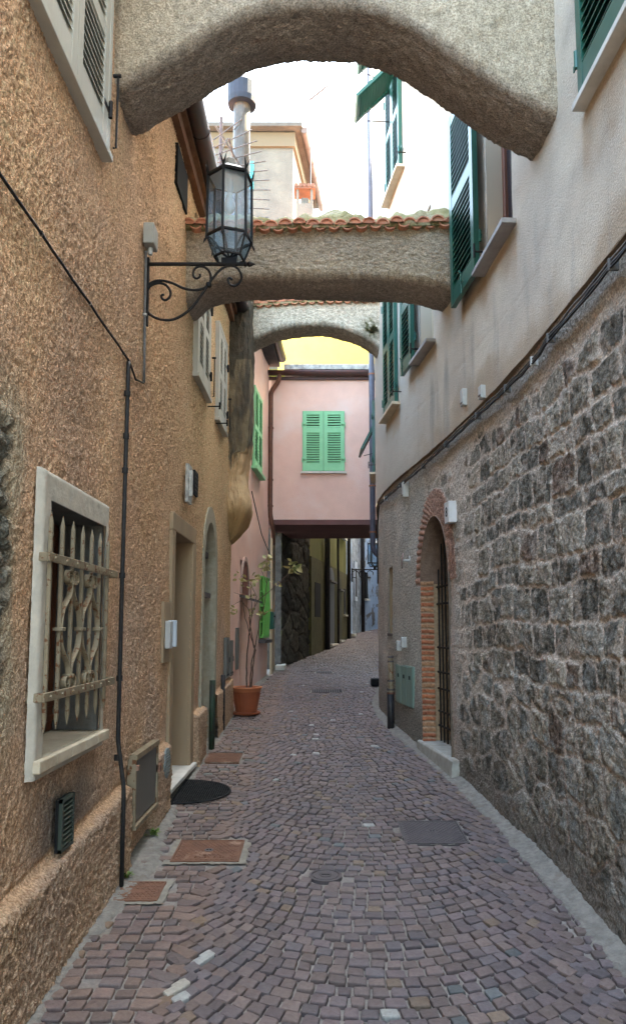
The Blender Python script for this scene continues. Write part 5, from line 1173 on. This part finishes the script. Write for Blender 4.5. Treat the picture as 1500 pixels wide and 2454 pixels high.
# ---------------- covers in the paving
def cover(name,label,corn,mat,frame=None,txt=None,grate=False,slot=True,fmat=None,seed=0,mudf=False):
    x0,x1,y0,y1=corn; t=thing(name,label,'manhole cover'); sl=math.atan(G)
    f=Fr(((x0+x1)/2,(y0+y1)/2,gz((y0+y1)/2)),(1,0,0),(0,math.cos(sl),math.sin(sl)),(0,-math.sin(sl),math.cos(sl)))
    hx,hy=(x1-x0)/2,(y1-y0)/2
    b=MB(); b.box(-hx,hx,-hy,hy,-.02,.002,f); pl=b.build('plate' ,mat if not grate else black,t)
    b=MB()
    if not grate:
        nx=int(2*hx/.030); ny=int(2*hy/.022)
        for j in range(ny):
            for i in range(nx):
                u=-hx+.02+(i+.5*(j%2))*.030; v=-hy+.014+j*.022
                if u>hx-.015 or v>hy-.008: continue
                if txt and abs(u-txt[1])<txt[3]+.012 and abs(v-txt[2])<txt[4]: continue
                if u*u+v*v<.03**2: continue
                q=[f(u-.012,v,.0045),f(u,v-.0075,.0045),f(u+.012,v,.0045),f(u,v+.0075,.0045)]; q0=[f(u-.014,v,.0015),f(u,v-.0095,.0015),f(u+.014,v,.0015),f(u,v+.0095,.0015)]
                b.add(q+q0,[(0,1,2,3),(0,4,5,1),(1,5,6,2),(2,6,7,3),(3,7,4,0)])
        b.build('tread',mat,pl)
    else:
        n=int(2*hx/.035)
        for i in range(n): u=-hx+.01+i*.035; b.box(u,u+.018,-hy,hy,-.004,.006,f)
        b.box(-hx,hx,-.012,.012,-.003,.0055,f); b.build('grate_bars',mat,t)
    b=MB(); w_=.014
    for a in((-hx-w_,-hx-.003,-hy-w_,hy+w_),(hx+.003,hx+w_,-hy-w_,hy+w_),(-hx-.003,hx+.003,-hy-w_,-hy-.003),(-hx-.003,hx+.003,hy+.003,hy+w_)): b.box(*a,-.02,.004,f)
    b.build('rim',mat,t)
    if slot and not grate:
        b=MB(); b.lathe(f(0,0,.002),[(.026,0),(.026,.003),(0,.003)],16,axis=f.u); b.build('key_disc',castm,t); b=MB(); b.box(-.014,-.002,-.006,.006,.0045,.0065,f); b.box(.004,.015,-.006,.006,.0045,.0065,f); b.build('key_slot',black,t)
    if txt:
        for k,l in enumerate(txt[0]):
            M=basis(f(txt[1],txt[2]+txt[5]*(.5*(len(txt[0])-1)-k),.0035),f.t,f.n,f.u) if not txt[6] else basis(f(txt[1]+txt[5]*(k-.5),txt[2],.0035),f.n*-1,f.t,f.u)
            text(l,'lettering',mat,.034,M,t,.002)
    if frame:
        a=np.linspace(-hx-frame[0],hx+frame[1],70); c_=np.linspace(-hy-frame[2],hy+frame[3],60); A,B=np.meshgrid(a,c_,indexing='ij')
        o3=np.array(f.o); P=o3+A[...,None]*np.array(f.t)+B[...,None]*np.array(f.n)+(-.003+.003*fbm(A*14,B*14,3,seed)+0*A)[...,None]*np.array(f.u)
        ac=(A[:-1,:-1]+A[1:,1:])/2; bc_=(B[:-1,:-1]+B[1:,1:])/2
        e=np.minimum(np.minimum(ac+hx+frame[0],hx+frame[1]-ac),np.minimum(bc_+hy+frame[2],hy+frame[3]-bc_))
        mk_=~((abs(ac)<hx+.012)&(abs(bc_)<hy+.012))&(e>.006+.012*fbm(ac*12,bc_*12,2,seed+3))
        grid_mesh('cement_collar',P,fmat,t,mask=mk_)
    return t
cem=mk('cement_collar',(.29,.265,.215),(.21,.19,.155),ns=16,rough=1,bump=(60,.6,.004))
cover('manhole_cover','larger rusty manhole cover with raised lettering in a cement collar left of the round cover',(-.855,-.48,4.575,4.915),rustm,(.055,.06,.05,.045),(['MONTINI','EN124  B125'],.02,-.10,.115,.035,.034,False),fmat=cem,seed=4)
cover('manhole_cover','smaller rusty manhole cover touching the ochre wall near the foot of the conduit pipe',(-1.07,-.84,4.02,4.24),rustm,(.03,.055,.05,.055),slot=False,fmat=cem,seed=7)
cover('manhole_cover','rusty manhole cover in front of the doorstep beyond the round mat',(-1.05,-.745,7.08,7.43),rustm,(.02,.03,.03,.03),slot=False,fmat=cem,seed=9)
cover('manhole_cover','grey cast iron manhole cover in the setts near the right wall',(.555,.935,4.885,5.31),castm,(.025,.025,.025,.03),(['ENEL','B125'],-.13,0,.03,.14,.05,True),fmat=kerb,seed=11) if False else cover('manhole_cover','grey cast iron manhole cover in the setts near the right wall',(.555,.935,4.885,5.31),castm,(.025,.025,.025,.03),None,fmat=kerb,seed=11)
cover('drain_grate','long dark drain grate across the paving in front of the passage',(-.09,.36,11.7,12.0),castm,(.04,.04,.03,.03),grate=True,fmat=cem,seed=13)
cover('drain_grate','small far drain grate at the mouth of the passage',(-.03,.25,14.38,14.66),castm,(.03,.03,.03,.03),grate=True,fmat=kerb,seed=15)
rc=thing('round_cover','small round grey valve cover with a slot in the middle of the alley','manhole cover'); c=Vector((.04,4.345,gz(4.345)+.001)); up=Vector((0,-G,1)).normalized()
b=MB(); b.lathe(c,[(.092,-.02),(.092,.003),(.078,.004),(.076,-.001),(.070,-.001),(.068,.003),(.036,.004),(.033,0),(0,.0)],32,axis=up); b.build('plate',castm,rc); b=MB(); b.lathe(c,[(.031,0),(.031,.005),(0,.006)],20,axis=up); k=b.build('boss',castm,rc); b=MB(); b.box(.017,.063,4.338,4.352,gz(4.345)+.004,gz(4.345)+.0075); b.build('slot',black,k)
# rubber mat
mt=thing('rubber_doormat','black half-round honeycomb rubber mat in front of the white doorstep','doormat'); cx_,cy_,ax_,by_=-1.09,6.03,.40,.335
b=MB(); n=40; el=[(cx_+ax_*math.cos(a),cy_+by_*math.sin(a)) for a in np.linspace(-PI/2,PI/2,n)]
for k,(i,j) in enumerate(zip(el[:-1],el[1:])): b.tube([(i[0],i[1],gz(i[1])+.014),(j[0],j[1],gz(j[1])+.014)],.008,6)
b.tube([(cx_,cy_-by_,gz(cy_-by_)+.014),(cx_,cy_+by_,gz(cy_+by_)+.014)],.008,6); b.build('rim',mk('black_rubber',(.012,.012,.013),(.02,.02,.02),ns=20,rough=.7),mt)
b=MB(); rub=bpy.data.materials['black_rubber']; hs=.019
for i in range(26):
    for j in range(24):
        hx=cx_+.012+i*hs*.88; hy=cy_-by_+.01+(j+.5*(i%2))*hs*1.5*1.02
        if ((hx-cx_)/ax_)**2+((hy-cy_)/by_)**2>.95: continue
        r_=[(hx+hs*.60*math.cos(R(60*q)),hy+hs*.85*math.sin(R(60*q))) for q in range(6)]
        for q in range(6):
            (a0,b0),(a1,b1)=r_[q],r_[(q+1)%6]; k_=.72
            i0=(hx+(a0-hx)*k_,hy+(b0-hy)*k_); i1=(hx+(a1-hx)*k_,hy+(b1-hy)*k_); zt_=gz(hy)+.020+.004*per(i*.3,j*.3,2); zb_=gz(hy)+.002
            b.add([(a0,b0,zt_),(a1,b1,zt_),(i1[0],i1[1],zt_),(i0[0],i0[1],zt_),(i1[0],i1[1],zb_),(i0[0],i0[1],zb_)],[(0,1,2,3),(3,2,4,5)])
b.build('honeycomb',rub,mt)
# ---------------- pot and shrub
pc=Vector((-.915,9.68,gz(9.68)+.005))
pot=thing('flower_pot','round orange terracotta plastic flower pot on a saucer by the pink wall','flower pot')
pm=mk('orange_plastic_pot',(.30,.085,.038),(.24,.065,.03),ns=5,rough=.45,bump=(40,.15,.002)); pm2=mk('orange_pot_rim',(.45,.16,.075),(.38,.13,.06),ns=6,rough=.5)
b=MB(); b.lathe(pc,[(.13,.03),(.165,.20),(.178,.285),(.178,.335),(.165,.335),(.16,.30),(0,.295)],32)
for k in range(20):
    a=2*PI*k/20; b.tube([pc+Vector((.131*math.cos(a),.131*math.sin(a),.04)),pc+Vector((.174*math.cos(a),.174*math.sin(a),.26))],.004,5)
b.build('pot_body',pm,pot,smooth=False)
b=MB(); b.lathe(pc,[(.177,.285),(.182,.29),(.183,.318),(.200,.322),(.205,.333),(.200,.345),(.168,.345),(.166,.30)],32); b.build('rim',pm2,pot,smooth=True)
b=MB(); b.lathe(pc,[(0,0),(.165,0),(.178,.012),(.182,.03),(.176,.034),(.16,.02),(0,.018)],32); b.build('saucer',pm,pot)
b=MB(); b.lathe(pc,[(0,.312),(.08,.318),(.162,.305)],20); b.build('soil',mk('dry_soil',(.10,.07,.045),(.17,.12,.08),ns=30,rough=1,bump=(60,1,.01)),pot)
shr=thing('potted_shrub','leggy nearly leafless shrub with a few pale leaves growing in the orange pot','shrub')
wood=mk('dark_twig',(.07,.04,.03),(.13,.08,.06),ns=20,rough=.9); lm=mk('pale_green_leaf',(.36,.30,.12),(.50,.44,.22),ns=9,rough=.6,col3=(.14,.15,.05),n3=(4,.52,.62))
S0=lambda x,y: py_(x,y,9.66)
br=[([(592,1652),(590,1600),(594,1545),(600,1500),(605,1470),(601,1430),(600,1395)],.011),
    ([(602,1655),(606,1600),(612,1560),(600,1520),(586,1480),(580,1440),(582,1400)],.010),
    ([(598,1655),(603,1590),(613,1545),(621,1490),(634,1450),(640,1400),(641,1350)],.010),
    ([(613,1560),(606,1540),(596,1480),(618,1440),(650,1415),(680,1385),(700,1368)],.008),
    ([(601,1500),(596,1460),(578,1440),(560,1450)],.005),([(553,1660),(545,1620),(540,1590)],.004),
    ([(605,1470),(615,1430),(600,1400),(585,1395)],.005),([(640,1400),(628,1370),(632,1345)],.004),
    ([(650,1415),(662,1400),(690,1392),(705,1395)],.004),([(600,1430),(575,1425),(560,1420)],.004),([(582,1400),(575,1385),(584,1375)],.004),([(621,1490),(630,1475),(640,1470)],.004)]
rn=random.Random(4); leaves=[]
for i,(pl,r_) in enumerate(br):
    pts=[S0(*p)+Vector((0,math.sin(k*1.3+i*2)*.05*k/3,0)) for k,p in enumerate(pl)]; o=[]
    for a in range(len(pts)-1):
        for q in range(4): 
            o.append(pts[a].lerp(pts[a+1],q/4)+Vector((rn.uniform(-1,1),rn.uniform(-1,1),0))*.004)
    o.append(pts[-1]); n=len(o); b=MB(); b.tube(o,[r_*(1-.65*k/n) for k in range(n)],6); b.build('stem',wood,shr)
cl=[(640,1350,12,.05),(632,1362,8,.05),(583,1395,9,.045),(603,1392,7,.04),(704,1364,9,.065),(712,1360,5,.06),(563,1462,7,.04),(607,1468,7,.04),(634,1468,6,.035),(600,1425,6,.045),(655,1388,5,.035),(620,1380,4,.035),(575,1380,4,.035),(700,1345,3,.05),(640,1335,4,.045),(668,1400,3,.04)]
for (x,y,n,sz) in cl:
    c=S0(x,y)
    b=MB()
    for k in range(n):
        a=rn.uniform(0,2*PI); d_=Vector((math.cos(a),math.sin(a)*.7,rn.uniform(-.9,.7))).normalized(); l=sz*rn.uniform(1.3,2.2); o=c+Vector((rn.gauss(0,.028),rn.gauss(0,.03),rn.gauss(0,.028)))
        s_=d_.cross(Vector((rn.uniform(-1,1),rn.uniform(-1,1),rn.uniform(-1,1)))).normalized()*l*.30; up=d_.cross(s_).normalized()*l*.08
        b.add([o,o+d_*l*.3+s_*.85+up,o+d_*l*.65+s_*.8+up,o+d_*l,o+d_*l*.65-s_*.8+up,o+d_*l*.3-s_*.85+up,o+d_*l*.5],[(0,1,6),(1,2,6),(2,3,6),(3,4,6),(4,5,6),(5,0,6)])
    b.build('leaf_cluster',lm,shr)

for o in list(COL.objects):
    if o.type=='EMPTY' and not o.parent: base(o)
